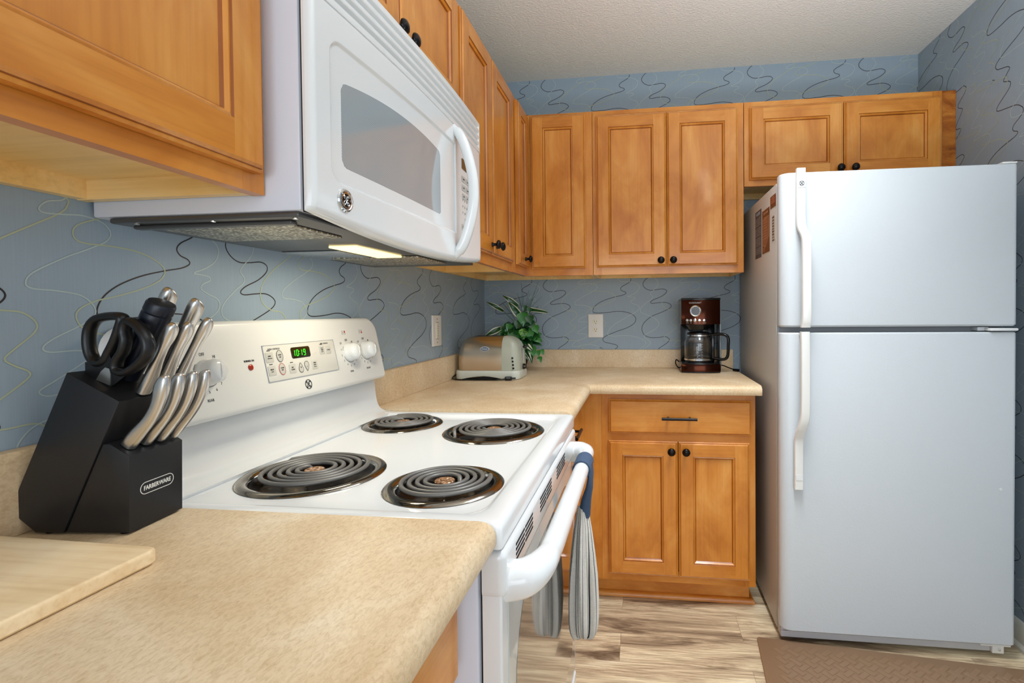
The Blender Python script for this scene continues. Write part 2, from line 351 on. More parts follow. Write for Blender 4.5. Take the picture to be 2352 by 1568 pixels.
# one repeat of the wallpaper drawing (x, z in millimetres); each chain runs into the repeat below
TILE = [
 (1, [(927,1535),(930,1522),(957,1509),(953,1496),(914,1452),(916,1437),(948,1430),(928,1406),(873,1377),(854,1358),(850,1341),(863,1324),(886,1314),(917,1316),(950,1320),(969,1313),(967,1299),(941,1280),(903,1264),(888,1252),(898,1246),(931,1249),(964,1250),(988,1241),(994,1229),(978,1215),(936,1196),(893,1178),(859,1151),(845,1128),(844,1106),(856,1082),(887,1069),(925,1069),(963,1073),(980,1064),(983,1055),(968,1038),(939,1019),(927,1009)]), (1, [(704,1535),(684,1514),(719,1499),(716,1477),(662,1441),(647,1425),(656,1415),(708,1408),(752,1402),(776,1389),(787,1378),(785,1362),(765,1348),(743,1336),(734,1324),(741,1313),(757,1307),(761,1299),(743,1290),(707,1282),(663,1270),(624,1253),(599,1234),(588,1214),(592,1202),(614,1198),(667,1201),(711,1206),(750,1204),(788,1193),(809,1176),(812,1161),(802,1142),(768,1121),(720,1104),(676,1087),(649,1073),(639,1060),(649,1046),(676,1039),(705,1032),(717,1022),(704,1009)]), (2, [(830,1535),(790,1500),(770,1470),(800,1450),(760,1420),(725,1395),(724,1377),(731,1365),(755,1360),(789,1359),(818,1349),(831,1332),(822,1310),(798,1294),(770,1283),(784,1281),(805,1278),(808,1271),(791,1263),(786,1254),(803,1244),(824,1236),(831,1224),(821,1207),(788,1188),(744,1164),(701,1138),(674,1111),(665,1092),(671,1081),(700,1077),(748,1080),(797,1076),(840,1062),(861,1046),(858,1029),(830,1009)]), (2, [(851,1538),(835,1500),(880,1470),(905,1440),(895,1410),(911,1376),(925,1359),(927,1342),(915,1324),(894,1305),(889,1293),(899,1282),(896,1270),(874,1255),(846,1231),(835,1212),(843,1197),(874,1185),(907,1170),(927,1151),(929,1132),(911,1113),(873,1091),(856,1077),(859,1065),(880,1053),(887,1041),(873,1024),(851,1012)]), (3, [(509,1538),(500,1530),(460,1493),(462,1479),(492,1481),(489,1465),(417,1430),(402,1406),(421,1387),(483,1382),(544,1378),(547,1363),(532,1349),(497,1327),(457,1301),(430,1274),(420,1248),(430,1226),(457,1213),(486,1209),(503,1195),(501,1181),(476,1159),(465,1147),(476,1137),(493,1127),(490,1117),(460,1095),(436,1078),(429,1066),(438,1056),(465,1054),(500,1054),(517,1041),(518,1026),(509,1012)]), (2, [(637,1538),(610,1540),(533,1478),(530,1463),(543,1454),(496,1416),(503,1403),(557,1397),(554,1386),(542,1373),(522,1367),(511,1356),(517,1350),(542,1352),(571,1355),(600,1349),(612,1335),(605,1321),(580,1307),(541,1288),(501,1264),(492,1249),(501,1242),(531,1240),(565,1234),(584,1217),(582,1202),(560,1188),(525,1171),(511,1159),(520,1152),(555,1152),(574,1148),(577,1141),(559,1129),(525,1110),(505,1098),(515,1090),(539,1090),(556,1083),(554,1073),(529,1061),(495,1049),(477,1029),(484,1022),(514,1024),(554,1034),(593,1029),(637,1012)]), (3, [(526,1538),(540,1536),(594,1532),(679,1529),(702,1516),(691,1480),(563,1442),(566,1433),(626,1417),(653,1389),(654,1376),(625,1362),(596,1355),(561,1339),(556,1322),(571,1314),(615,1314),(658,1310),(692,1298),(708,1283),(699,1266),(668,1250),(624,1236),(585,1226),(560,1212),(558,1197),(574,1180),(623,1168),(652,1153),(650,1131),(613,1109),(598,1095),(622,1082),(632,1070),(603,1051),(554,1031),(526,1012)])]
def ribbons(mb, to3_, ua, ub, za, zb, per, wk):
    """lay the repeat over the wall as printed lines; u runs along the wall"""
    for ci, (mi, pts) in enumerate(TILE):
        to3 = lambda u, z: to3_(u, z, .0003+.00005*ci)
        sp = smooth_path([(x/1000, z/1000, 0) for x, z in pts], 5)
        wd = {1: .0016, 2: .0015, 3: .0016}[mi]*wk
        for j in range(-3, 4):
            dz = j*.5265
            if .995+dz > zb or 1.56+dz < za: continue
            for i in range(-8, 9):
                Q = [(((p.x-.8885)/.5265+i)*per, p.y+dz) for p in sp]
                if max(q[0] for q in Q) < ua-.01 or min(q[0] for q in Q) > ub+.01: continue
                vs = []; fs = []; n = len(Q)
                for k in range(n):
                    a = Q[max(k-1, 0)]; b = Q[min(k+1, n-1)]; dx, dy = b[0]-a[0], b[1]-a[1]; l = math.hypot(dx, dy) or 1
                    nx, ny = -dy/l*wd, dx/l*wd
                    vs += [to3(Q[k][0]+nx, Q[k][1]+ny), to3(Q[k][0]-nx, Q[k][1]-ny)]
                for k in range(n-1):
                    m = (Q[k][0]+Q[k+1][0])/2, (Q[k][1]+Q[k+1][1])/2
                    if ua < m[0] < ub and za < m[1] < zb and ua < Q[k][0] < ub and ua < Q[k+1][0] < ub and za < Q[k][1] < zb and za < Q[k+1][1] < zb:
                        fs.append((2*k, 2*k+1, 2*k+3, 2*k+2))
                used = sorted({i2 for f in fs for i2 in f}); mp = {o: k for k, o in enumerate(used)}
                if fs: mb.add([vs[o] for o in used], [[mp[q] for q in f] for f in fs], mi)
WPM = [wp, wp_dark, wp_pale, wp_yel]
YB = -3.6
b = MB().box(-.12, 0, YB, 0.0, 0, CZL)
ribbons(b, lambda u, z, e: (e, u-1.163, z), YB+1.17, 1.162, .9, CZL, .4925, .72)
struct(b.build('wall_left', WPM, M=Matrix()))
b = MB().box(-.12, WX+.12, 0, .12, 0, CZL)
ribbons(b, lambda u, z, e: (u+.8885, -e, z), -.888, WX-.889, .9, CZL, .5265, .78)
struct(b.build('wall_back', WPM, M=Matrix()))
YR = -1.5
b = MB().box(WX, WX+.12, YR, 0, 0, CZL)
ribbons(b, lambda u, z, e: (WX-e, -u-.272, z), -.27, -YR-.28, .1, CZL, .4925, .78)
struct(b.build('wall_right', WPM, M=Matrix()))
struct(MB().box(-.12, 4.2, -5.2, .12, CZL, CZL+.1).build('ceiling', ceil_m, M=Matrix()))
struct(MB().box(-.12, 4.2, -5.2, .12, -.1, 0).build('floor', fl_m, M=Matrix()))
prof = [(0, 0), (.024, 0), (.024, .012), (.018, .02), (.014, .022), (.014, .074), (.010, .084), (.006, .092), (0, .094)]
struct(MB().loops([[(WX-.0005-x, y, z) for x, z in prof] for y in (YR, -.002)]).build('baseboard_right', base_m))

# ------------------------------------------------------------------ cabinets (local: x along the wall, -y out of the wall, z up)
def door(parent, name, w_, h, M, knob=None, flat=False, fr=.057, t=.019, pull=None):
    mb = MB()
    outer = [(0, 0), (0, .0115), (.003, .0135), (.0045, .0130), (.0055, .0150), (.009, .019)]
    rl = lambda i, d: [(i, -d, i), (w_-i, -d, i), (w_-i, -d, h-i), (i, -d, h-i)]
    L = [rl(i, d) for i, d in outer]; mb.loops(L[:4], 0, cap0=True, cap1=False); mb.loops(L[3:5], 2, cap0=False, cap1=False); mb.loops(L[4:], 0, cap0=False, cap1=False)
    i0 = outer[-1][0]; f = fr
    if flat:
        mb.add(rl(i0, t), [(0, 1, 2, 3)], 1)
    else:
        a0, a1, b0, b1 = i0, w_-i0, f, w_-f; c0, c1, d0, d1 = i0, h-i0, f, h-f; y = -t
        mb.add([(a0, y, c0), (b0, y, c0), (b0, y, c1), (a0, y, c1)], [(0, 1, 2, 3)], 0)
        mb.add([(b1, y, c0), (a1, y, c0), (a1, y, c1), (b1, y, c1)], [(0, 1, 2, 3)], 0)
        mb.add([(b0, y, c0), (b1, y, c0), (b1, y, d0), (b0, y, d0)], [(0, 1, 2, 3)], 1)
        mb.add([(b0, y, d1), (b1, y, d1), (b1, y, c1), (b0, y, c1)], [(0, 1, 2, 3)], 1)
        I = [rl(f+i, d) for i, d in ((0, t), (.0015, .0160), (.0045, .0168), (.0085, .0125), (.0098, .0112), (.0115, .0085))]
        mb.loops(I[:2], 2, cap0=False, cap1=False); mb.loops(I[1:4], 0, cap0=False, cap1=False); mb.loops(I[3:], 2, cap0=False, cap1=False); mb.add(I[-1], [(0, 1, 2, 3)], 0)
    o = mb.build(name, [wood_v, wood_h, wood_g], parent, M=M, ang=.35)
    if knob:
        K = M @ T(knob[0], -t, knob[1]) @ Matrix.Rotation(pi/2, 4, 'X')
        MB().lathe([(.0085, 0), (.0085, .002), (.006, .006), (.0048, .012), (.0056, .016), (.012, .0185), (.0158, .022), (.0158, .025), (.013, .0295), (.007, .0325), (.002, .0333)], n=20).build('knob', bronze, o, M=K, label='dark oil-rubbed bronze knob')
    if pull:
        K = M @ T(pull[0], -t, pull[1]); q = MB(); L2 = pull[2]/2
        q.tube([(-L2, -.031, 0), (L2, -.031, 0)], .0058, 12)
        for s in (-.62, .62): q.tube([(s*L2, 0, 0), (s*L2, -.029, 0)], .0048, 10)
        q.build('bar_handle', bronze, o, M=K, label='dark bronze bar handle')
    return o
def carcass(parent, w_, d, z0, z1, M, rec=.03, stile=.04, rail=.042, toe=0, mid=None, x0=0.0, sides=True):
    """box with a face frame; the underside panel sits up inside the frame"""
    q = MB(); g = .001
    if sides:
        q.box(x0+g, x0+.016, -d+.019, -g, z0+.001, z1, 2); q.box(x0+w_-.016, x0+w_-g, -d+.019, -g, z0+.001, z1, 2)
    q.box(x0+.016, x0+w_-.016, -d+.019, -.018, z0+rec, z0+rec+.012, 2); q.box(x0+.016, x0+w_-.016, -d+.019, -.018, z1-.012, z1, 2)
    q.box(x0+.016, x0+w_-.016, -.018, -g, z0+.002, z1, 2)
    for a in (x0+g, x0+w_-stile): q.box(a, a+stile-g, -d, -d+.019, z0, z1, 0)
    q.box(x0+stile, x0+w_-stile, -d+.0003, -d+.019, z0, z0+rail, 1); q.box(x0+stile, x0+w_-stile, -d+.0003, -d+.019, z1-rail, z1, 1)
    if mid: q.box(x0+stile, x0+w_-stile, -d+.0003, -d+.019, mid-.02, mid+.02, 1)
    q.box(x0+stile-.001, x0+w_-stile+.001, -d+.012, -d+.0186, z0+rail-.001, z1-rail+.001, 0)
    return q.build('cabinet_body', [wood_v, wood_h, maple], parent, M=M, ang=.3)
ZB, ZT, DU = 1.3757, 2.131, .296
Lw = lambda y0: T(0, y0, 0) @ ROT90       # left wall: local x -> +y
Bw = lambda x0: T(x0, 0, 0)
def wall_cab(label, M, w_, z0, z1, d, doors, **k):
    t = thing('wall_cabinet', label, 'wall cabinet', M=M @ T(0, 0, z0))
    carcass(t, w_, d, z0, z1, M, **k)
    for (a0, a1, c0, c1, kn) in doors:
        door(t, 'door', a1-a0, c1-c0, M @ T(a0, -d-.0008, c0), kn)
    return t
wall_cab('honey maple wall cabinet nearest the camera, hung above the knife block', Lw(-2.402), .457, ZB, ZT, DU, [(.019, .439, ZB+.026, ZT-.02, (.03, .035))])
wall_cab('short honey maple wall cabinet above the white microwave, with two dark knobs', Lw(-1.9445), .7725, 1.787, ZT, DU, [(.018, .3845, 1.79, ZT-.02, (.3405, .028)), (.388, .752, 1.79, ZT-.02, (.026, .028))])
wall_cab('tall two-door honey maple wall cabinet on the left wall, right of the microwave', Lw(-1.1715), .608, ZB, ZT, DU, [(.006, .3065, ZB+.037, ZT-.012, (.277, .033)), (.3095, .605, ZB+.037, ZT-.012, (.03, .033))])
wall_cab('two-door honey maple wall cabinet above the coffee maker and wall outlet', Bw(.6195), .679, ZB, ZT, DU, [(.0185, .3365, ZB+.034, ZT-.025, (.292, .025)), (.3395, .6515, ZB+.034, ZT-.025, (.026, .025))])
t = wall_cab('low wide honey maple wall cabinet hung above the white refrigerator', Bw(1.2995), .818, 1.758, ZT, DU, [(.0225, .4145, 1.784, ZT-.027, (.374, .031)), (.4185, .808, 1.784, ZT-.027, (.037, .031))])
MB().box(2.1182, 2.1712, -.294, -.275, 1.758, ZT).build('filler_strip', wood_fill, t, label='reddish filler strip with coarse sideways grain')
# easy-reach corner cabinet: an L with two doors meeting in the corner
t = thing('corner_wall_cabinet', 'L-shaped honey maple wall cabinet in the corner above the potted plant and toaster', 'wall cabinet', (.15, -.15, ZB))
DL = .303
q = MB(); y0 = -.5625
q.box(.001, .017, y0+.001, -.001, ZB+.002, ZT, 2); q.box(.017, .618, -.017, -.001, ZB+.002, ZT, 2)
q.box(.017, DL-.019, y0+.001, y0+.016, ZB+.001, ZT, 2); q.box(.602, .6182, -DU+.019, -.017, ZB+.001, ZT, 2)
for z in (ZB+.03, ZT-.012):
    q.box(.017, DL-.019, y0+.016, -.017, z, z+.012, 2); q.box(DL-.019, .602, -DU+.019, -.017, z, z+.012, 2)
q.box(DL-.019, DL, y0+.0005, y0+.05, ZB, ZT, 0); q.box(DL-.019, DL, -.335, -DU, ZB, ZT, 0)
q.box(DL-.019, DL-.0003, y0+.05, -.335, ZB, ZB+.042, 3); q.box(DL-.019, DL-.0003, y0+.05, -.335, ZT-.042, ZT, 3)
q.box(.578, .6185, -DU, -DU+.019, ZB, ZT, 0); q.box(DL, .335, -DU, -DU+.019, ZB, ZT, 0)
q.box(.335, .578, -DU+.0003, -DU+.019, ZB, ZB+.042, 1); q.box(.335, .578, -DU+.0003, -DU+.019, ZT-.042, ZT, 1)
q.box(DL-.012, DL-.001, y0+.05, -.335, ZB+.04, ZT-.04, 0); q.box(.335, .578, -DU+.001, -DU+.012, ZB+.04, ZT-.04, 0)
q.build('cabinet_body', [wood_v, wood_h, maple, wood_hy], t, ang=.3)
door(t, 'door', .187, ZT-.012-ZB-.037, T(DL+.0008, -.5065, ZB+.037) @ ROT90, (.105, .033), fr=.05)
door(t, 'door', .256, ZT-.012-ZB-.033, T(.3305, -DU-.0008, ZB+.033), None)

# base cabinets
DB = .571
def base_body(parent, w_, M, x0=0.):
    q = MB(); g = .001
    q.box(x0+g, x0+.016, -DB+.019, -.012, .1, .8735, 0); q.box(x0+w_-.016, x0+w_-g, -DB+.019, -.012, .1, .8735, 0)
    q.box(x0+.016, x0+w_-.016, -DB+.019, -.012, .1, .116, 2)
    for a in (x0+g, x0+w_-.04): q.box(a, a+.04-g, -DB, -DB+.019, .1, .8735, 0)
    for z0, z1 in ((.1, .146), (.672, .718), (.832, .8735)): q.box(x0+.04, x0+w_-.04, -DB+.0003, -DB+.019, z0, z1, 1)
    q.box(x0+.039, x0+w_-.039, -DB+.012, -DB+.0185, .14, .84, 0)
    q.box(x0+.004, x0+w_-.012, -DB+.07, -DB+.082, .0005, .1, 1)
    return q.build('cabinet_body', [wood_v, wood_h, maple], parent, M=M, ang=.3)
t = thing('base_cabinet', 'honey maple base cabinet beside the refrigerator with one drawer over two doors', 'base cabinet', (.95, -.3, 0))
base_body(t, .613, Bw(.673))
MB().box(.5725, .6735, -DB+.0005, -DB+.019, .1, .8735).box(.5725, .5915, -.5935, -DB+.0005, .1, .8735).build('filler_strip', wood_v, t)
MB().box(.52, .6995, -.5014, -.4895, .0005, .1).build('toe_board', wood_h, t)
door(t, 'drawer', .563, .139, T(.705, -DB-.0008, .709), flat=True, pull=(.281, .0685, .138))
door(t, 'door', .2775, .548, T(.703, -DB-.0008, .131), (.252, .513))
door(t, 'door', .276, .548, T(.9845, -DB-.0008, .131), (.028, .513))
pr = [(0, 0), (.019, 0), (.018, .008), (.013, .015), (.006, .0185), (0, .019)]
q = MB().loops([[(.60, -DB+.0692-a, z+.0005) for a, z in pr], [(1.275+a, -DB+.0692-a, z+.0005) for a, z in pr], [(1.275+a, -.2, z+.0005) for a, z in pr]])
q.build('shoe_molding', wood_h, t)
t = thing('base_cabinet', 'honey maple base cabinet between the stove and the corner, mostly hidden by the oven towel', 'base cabinet', (.3, -.88, 0))
MC = Lw(-1.181)
base_body(t, .586, MC)
door(t, 'drawer', .5, .139, MC @ T(.035, -DB-.0008, .709), flat=True, pull=(.25, .0685, .138))
door(t, 'door', .5, .548, MC @ T(.035, -DB-.0008, .131), (.03, .513))
t = thing('base_cabinet', 'honey maple base cabinet under the near counter, left of the stove', 'base cabinet', (.3, -2.3, 0))
MN = Lw(-2.86)
base_body(t, .91, MN)
for a0, a1 in ((.02, .447), (.451, .892)):
    door(t, 'drawer', a1-a0, .139, MN @ T(a0, -DB-.0008, .709), flat=True)
    door(t, 'door', a1-a0, .548, MN @ T(a0, -DB-.0008, .131))

# countertops: one post-formed profile (distance from wall, height)
CT = .914
nose = [(.612, CT), (.6225, CT-.0016), (.630, CT-.006), (.6352, CT-.013), (.637, CT-.021), (.6368, CT-.030), (.634, CT-.0375), (.60, CT-.038), (.585, CT-.039)]
top = [(.001, CT-.039), (.001, CT-.0005), (.02, CT)] + nose
def splash(zt): return [(.001, CT+.0005), (.0185, CT+.0005), (.0185, zt-.006), (.0165, zt-.001), (.012, zt), (.001, zt)]
t = thing('countertop', 'L-shaped beige laminate countertop under the toaster, plant and coffee maker', 'countertop', (.3, -.3, CT))
y1 = -1.1825
def ell(pf, xe, ms=0): return [[(d, y1, z) for d, z in pf], [(d, -d, z) for d, z in pf], [(xe, -d, z) for d, z in pf]]
MB().loops(ell(top, 1.297)).build('worktop', lam, t)
q = MB(); pl, pb = splash(1.019), splash(1.0075)
q.loops([[(d, y1, z) for d, z in pl], [(d, -d, z) for d, z in pl]], cap1=False)
q.loops([[(d, -d, z) for d, z in pb], [(1.2985, -d, z) for d, z in pb]], cap0=False)
q.build('backsplash', lam, t)
t = thing('countertop', 'beige laminate countertop in the foreground under the knife block and cutting board', 'countertop', (.3, -2.4, CT))
q = MB().loops([[(d, y, z) for d, z in top] for y in (-2.95, -1.9475)]); q.build('worktop', lam, t)
MB().loops([[(d, y, z) for d, z in splash(1.026)] for y in (-2.95, -1.9475)]).build('backsplash', lam, t)

# ------------------------------------------------------------------ electric range
Y0, Y1 = -1.9455, -1.1845
st = thing('electric_stove', 'white electric coil stove with a raised control panel, between the two countertops', 'stove', (.33, -1.565, 0))
q = MB(); q.box(.03, .609, Y0+.001, Y1-.001, .03, .871, 0, .004)
for y in (Y0+.05, Y1-.05):
    for x in (.08, .55): q.box(x, x+.03, y-.015, y+.015, .0005, .031, 0)
q.build('stove_body', white_side, st)
MB().box(.6095, .6135, Y0+.012, Y1-.012, .05, .868).build('door_gap_shade', dark_gap, st)  # near-black strip standing in for the shade inside the oven door gap
BURN = [(.222, -1.742, .128), (.190, -1.322, .106), (.4935, -1.777, .104), (.4645, -1.383, .128)]
# cooktop with real openings for the pans
def cooktop():
    bm = bmesh.new(); zt = .9005
    rr = lambda d, z, r: [bm.verts.new((x, y, z)) for x, y in rrect(.03+d*.6, .6435-d, Y0+d, Y1-d, r, 6, (r, r, .004, .004))]
    rings = [rr(.0, .874, .006), rr(0, .8985, .008), rr(.0015, .904, .009), rr(.005, .9075, .010), rr(.011, .9092, .012), rr(.033, .9085, .03), rr(.039, .9055, .04), rr(.043, zt+.0008, .045), rr(.047, zt, .05)]
    for a, b2 in zip(rings, rings[1:]):
        n = len(a)
        for j in range(n): bm.faces.new((a[j], a[(j+1) % n], b2[(j+1) % n], b2[j]))
    ed = []
    inner = rings[-1]; n = len(inner)
    for j in range(n):
        e = bm.edges.get((inner[j], inner[(j+1) % n])); ed.append(e)
    for cx, cy, R in BURN:
        vs = [bm.verts.new((cx+(R-.014)*math.cos(2*pi*k/40), cy+(R-.014)*math.sin(2*pi*k/40), zt)) for k in range(40)]
        for k in range(40): ed.append(bm.edges.new((vs[k], vs[(k+1) % 40])))
    bmesh.ops.triangle_fill(bm, use_beauty=True, use_dissolve=False, edges=ed, normal=(0, 0, 1))
    bmesh.ops.recalc_face_normals(bm, faces=bm.faces)
    bm.verts.index_update(); mb = MB(); mb.add([v.co.copy() for v in bm.verts], [[v.index for v in f.verts] for f in bm.faces]); bm.free()
    # the riser that sweeps up into the backguard
    rp = smooth_path([(.013, 1.035, 0), (.029, 1.005, 0), (.034, .965, 0), (.039, .938, 0), (.047, .9205, 0), (.062, .9112, 0), (.08, .9085, 0), (.095, .9075, 0)], 4)
    P = [(p.x, p.y) for p in rp]+[(.09, .9), (.012, .9)]
    mb.loops([[(x, y, z) for x, z in P] for y in (Y0+.002, Y1-.002)])
    return mb
cooktop().build('cooktop', white_en, st, ang=.7)
# backguard
BG = frame((.0722, Y0, 1.0134), (0, 1, 0), (-.205, 0, .979)); BW = Y1-Y0
def bgm(u, v, n=0.): return BG @ T(u, v, n)
back = MB().slab(rrect(.001, BW-.001, 0, .184, .02, 8, (.014, .046, .046, .014)), .034, bgm(0, 0, -.034), 0, .011, 5)
back.add([(.004, Y0+.03, 1.02), (.004, Y1-.03, 1.02), (.004, Y1-.06, 1.185), (.004, Y0+.06, 1.185), (.04, Y0+.03, 1.02), (.04, Y1-.03, 1.02), (.012, Y1-.06, 1.185), (.012, Y0+.06, 1.185)], [(0, 1, 2, 3), (7, 6, 5, 4), (0, 4, 5, 1), (1, 5, 6, 2), (2, 6, 7, 3), (3, 7, 4, 0)])
bgo = back.build('backguard', white_pl, st)
# control panel plate
cp = MB().slab(rrect(.289, .531, .0485, .126, .006, 4), .0012, bgm(0, 0, 0), 0, .0008, 2).build('control_panel', M_('panel_white', (226, 225, 218), .3), st)
q = MB(); q.box(.288, .2888, .048, .1265, .0, .0016, 0, M=BG); q.box(.5312, .532, .048, .1265, 0, .0016, 0, M=BG); q.box(.288, .532, .1262, .127, 0, .0016, 0, M=BG); q.box(.288, .532, .0476, .0484, 0, .0016, 0, M=BG)
q.build('panel_border', M_('panel_grey_line', (170, 176, 184), .4), cp)
MB().slab(rrect(.370, .434, .0915, .117, .005, 4), .0010, bgm(0, 0, .0012), 0, .0004, 2).build('display', led_bg, cp, label='dark clock display showing 10:19')
SEG = {'0': 'abcdef', '1': 'bc', '9': 'abcdfg', ':': ''}
q = MB()
def seg7(ch, cx, cy, w_, h, t):
    for s in SEG[ch]:
        x, y, hw, hh = {'a': (0, h/2, w_/2, t), 'd': (0, -h/2, w_/2, t), 'g': (0, 0, w_/2, t), 'b': (w_/2, h/4, t, h/4), 'c': (w_/2, -h/4, t, h/4), 'f': (-w_/2, h/4, t, h/4), 'e': (-w_/2, -h/4, t, h/4)}[s]
        sh = .12*y
        q.box(cx+x+sh-hw*.86, cx+x+sh+hw*.86, cy+y-hh*.86, cy+y+hh*.86, .0022, .0026, M=BG)
for ch, cx in (('1', .3775), ('0', .3895), ('1', .4015), ('9', .4135)): seg7(ch, cx, .1035, .006, .0135, .0007)
for dy in (-.003, .003): q.box(.3955, .3967, .1035+dy-.0006, .1035+dy+.0006, .0022, .0026, M=BG)
q.build('clock_digits', led_on, cp, label='glowing green digits 10:19')
def button(shape, u, v, w_, h, lines, led=False, ring=None, sz=.0042):
    Mb = bgm(u, v, .0012); mb = MB()
    if shape == 'sq': poly = rrect(-w_/2, w_/2, -h/2, h/2, .0018, 3)
    elif shape == 'round': poly = [(w_/2*math.cos(2*pi*k/24), h/2*math.sin(2*pi*k/24)) for k in range(24)]
    else:
        sg = 1 if shape == 'up' else -1
        poly = [(p.x*w_/2, sg*p.y*h/2) for p in smooth_path([(0, 1, 0), (-.75, .1, 0), (-.85, -.55, 0), (-.4, -.98, 0), (.4, -.98, 0), (.85, -.55, 0), (.75, .1, 0)], 4, True)]
        if sg < 0: poly = poly[::-1]
    mb.slab(poly, .0008, Mb, 0, .0004, 2)
    if ring is not None:
        pr = inset(poly, -.0004); pi_ = inset(poly, .0006)
        mb.loops([[(x, y, .0009) for x, y in pr], [(x, y, .0011) for x, y in pi_]], ring, cap0=False, cap1=False, M=Mb)
    k = len(lines)
    for i, tx in enumerate(lines): mb.text(tx, sz*(.62 if len(tx) > 6 else 1), Mb @ T(0, ((k-1)/2-i)*sz*1.15, .0009), 1, .0002, .82)
    if led: mb.box(-.0045, .0045, h/2+.0028, h/2+.0042, 0, .0008, 1, M=Mb)
    mb.build('button', [btn_m, mark, red_p], cp, ang=.6)
button('sq', .3027, .1005, .022, .022, ['BAKE', 'TEMP RECALL'], True)
button('round', .3329, .1011, .019, .026, ['START', 'ON'], ring=1)
button('sq', .3026, .0715, .022, .021, ['BROIL', 'HI / LO'], True)
button('round', .3328, .0722, .019, .026, ['CLEAR', 'OFF'], ring=2)
button('sq', .3648, .0695, .021, .021, ['SELF', 'CLEAN'], True)
button('up', .3920, .0690, .017, .022, ['+'], ring=1, sz=.010)
button('down', .4130, .0702, .017, .022, ['-'], ring=1, sz=.010)
button('sq', .4414, .0703, .020, .021, ['OVEN', 'LIGHT', 'ON / OFF'])
button('sq', .4790, .1035, .020, .021, ['KITCHEN', 'TIMER', 'ON / OFF'], True, sz=.0038)
button('sq', .5040, .1022, .020, .020, ['CLOCK'])
for tx, sz, u, v in (('OVEN CONTROLS', .0052, .3195, .1176), ('TIME CONTROLS', .0046, .4920, .1191)):
    q = MB(); q.text(tx, sz, bgm(u, v, .0012), 0, .0002, .85); q.build('panel_lettering', mark, cp)
q = MB(); q.text('BURNER ON', .0058, bgm(.2478, .0985, 0), 0, .0003, .8); q.build('lettering', mark, st)
MB().lathe([(.0062, 0), (.0062, .0015), (.004, .003), (.0012, .0036)], bgm(.2487, .0855, 0), 16, sy=1.0).build('burner_indicator', red_l, st, label='small orange-red burner indicator lamp')
monogram_b = MB(); monogram(monogram_b, bgm(.4075, .0275, 0), .0115, 0, None); monogram_b.build('maker_badge', mark, st, label='round grey script monogram')
def dial(u, v, word, hot, small=1.0):
    q = MB(); s = small
    q.ring(.0265*s, .0273*s, .0004, bgm(u, v, 0), 0, 40, math.radians(200), math.radians(335)); q.ring(.0265*s, .0273*s, .0004, bgm(u, v, 0), 0, 12, math.radians(140), math.radians(165))
    q.text('OFF', .0088, bgm(u-.004, v+.0335, 0), 0, .0002, .75); q.text('LO', .0078, bgm(u-.030, v+.0265, 0), 0, .0002, .75); q.text('HI', .0078, bgm(u+.0205, v+.0275, 0), 0, .0002, .75)
    for a, tx in ((165, '1'), (190, '2'), (215, '3'), (240, '4'), (265, '5'), (292, '6'), (318, '7')):
        q.text(tx, .0074, bgm(u+.0345*math.cos(math.radians(a)), v+.0365*math.sin(math.radians(a)), 0), 0, .0002, .8)
    q.text(word, .0072, bgm(u-.004, v-.0515, 0), 0, .0002, .85)
    for k, (dx, dy) in enumerate(((-.0048, .0025), (.0048, .0025), (-.0048, -.0025), (.0048, -.0025))):
        Mi = bgm(u-.0075+dx, v+.0545+dy, 0)
        if k == hot: q.lathe([(.0028, 0), (.0028, .0004)], Mi, 14, 1)
        else: q.ring(.0023, .0028, .0003, Mi, 0, 14)
    q.build('dial_lettering', [mark, red_p], st)
    kb = MB(); Mk = bgm(u, v, 0)
    kb.lathe([(.0248, 0), (.0248, .005), (.0238, .007), (.0228, .0085), (.0228, .017), (.0215, .0225), (.018, .0270), (.012, .0298), (.006, .0308), (.001, .031)], Mk, 40, 0)
    A = math.radians(82)
    L = []
    for sc_, h in ((1, .010), (.97, .0190), (.86, .0255), (.66, .0297), (.4, .0318), (.15, .0325)):
        L.append([(.0215*sc_*math.cos(t), .0048*math.sin(t)*(1.25-.9*(h-.01)/.024), h) for t in [2*pi*k/28 for k in range(28)]])
    kb.loops(L, 0, M=Mk @ RZ(A))
    return kb.build('control_knob', white_en, st, ang=1.0, label='glossy white control knob')
dial(.0655, .0875, 'FRONT', 2); dial(.1475, .0875, 'REAR', 0); dial(.593, .0885, 'REAR', 1); dial(.6745, .0885, 'FRONT', 3)
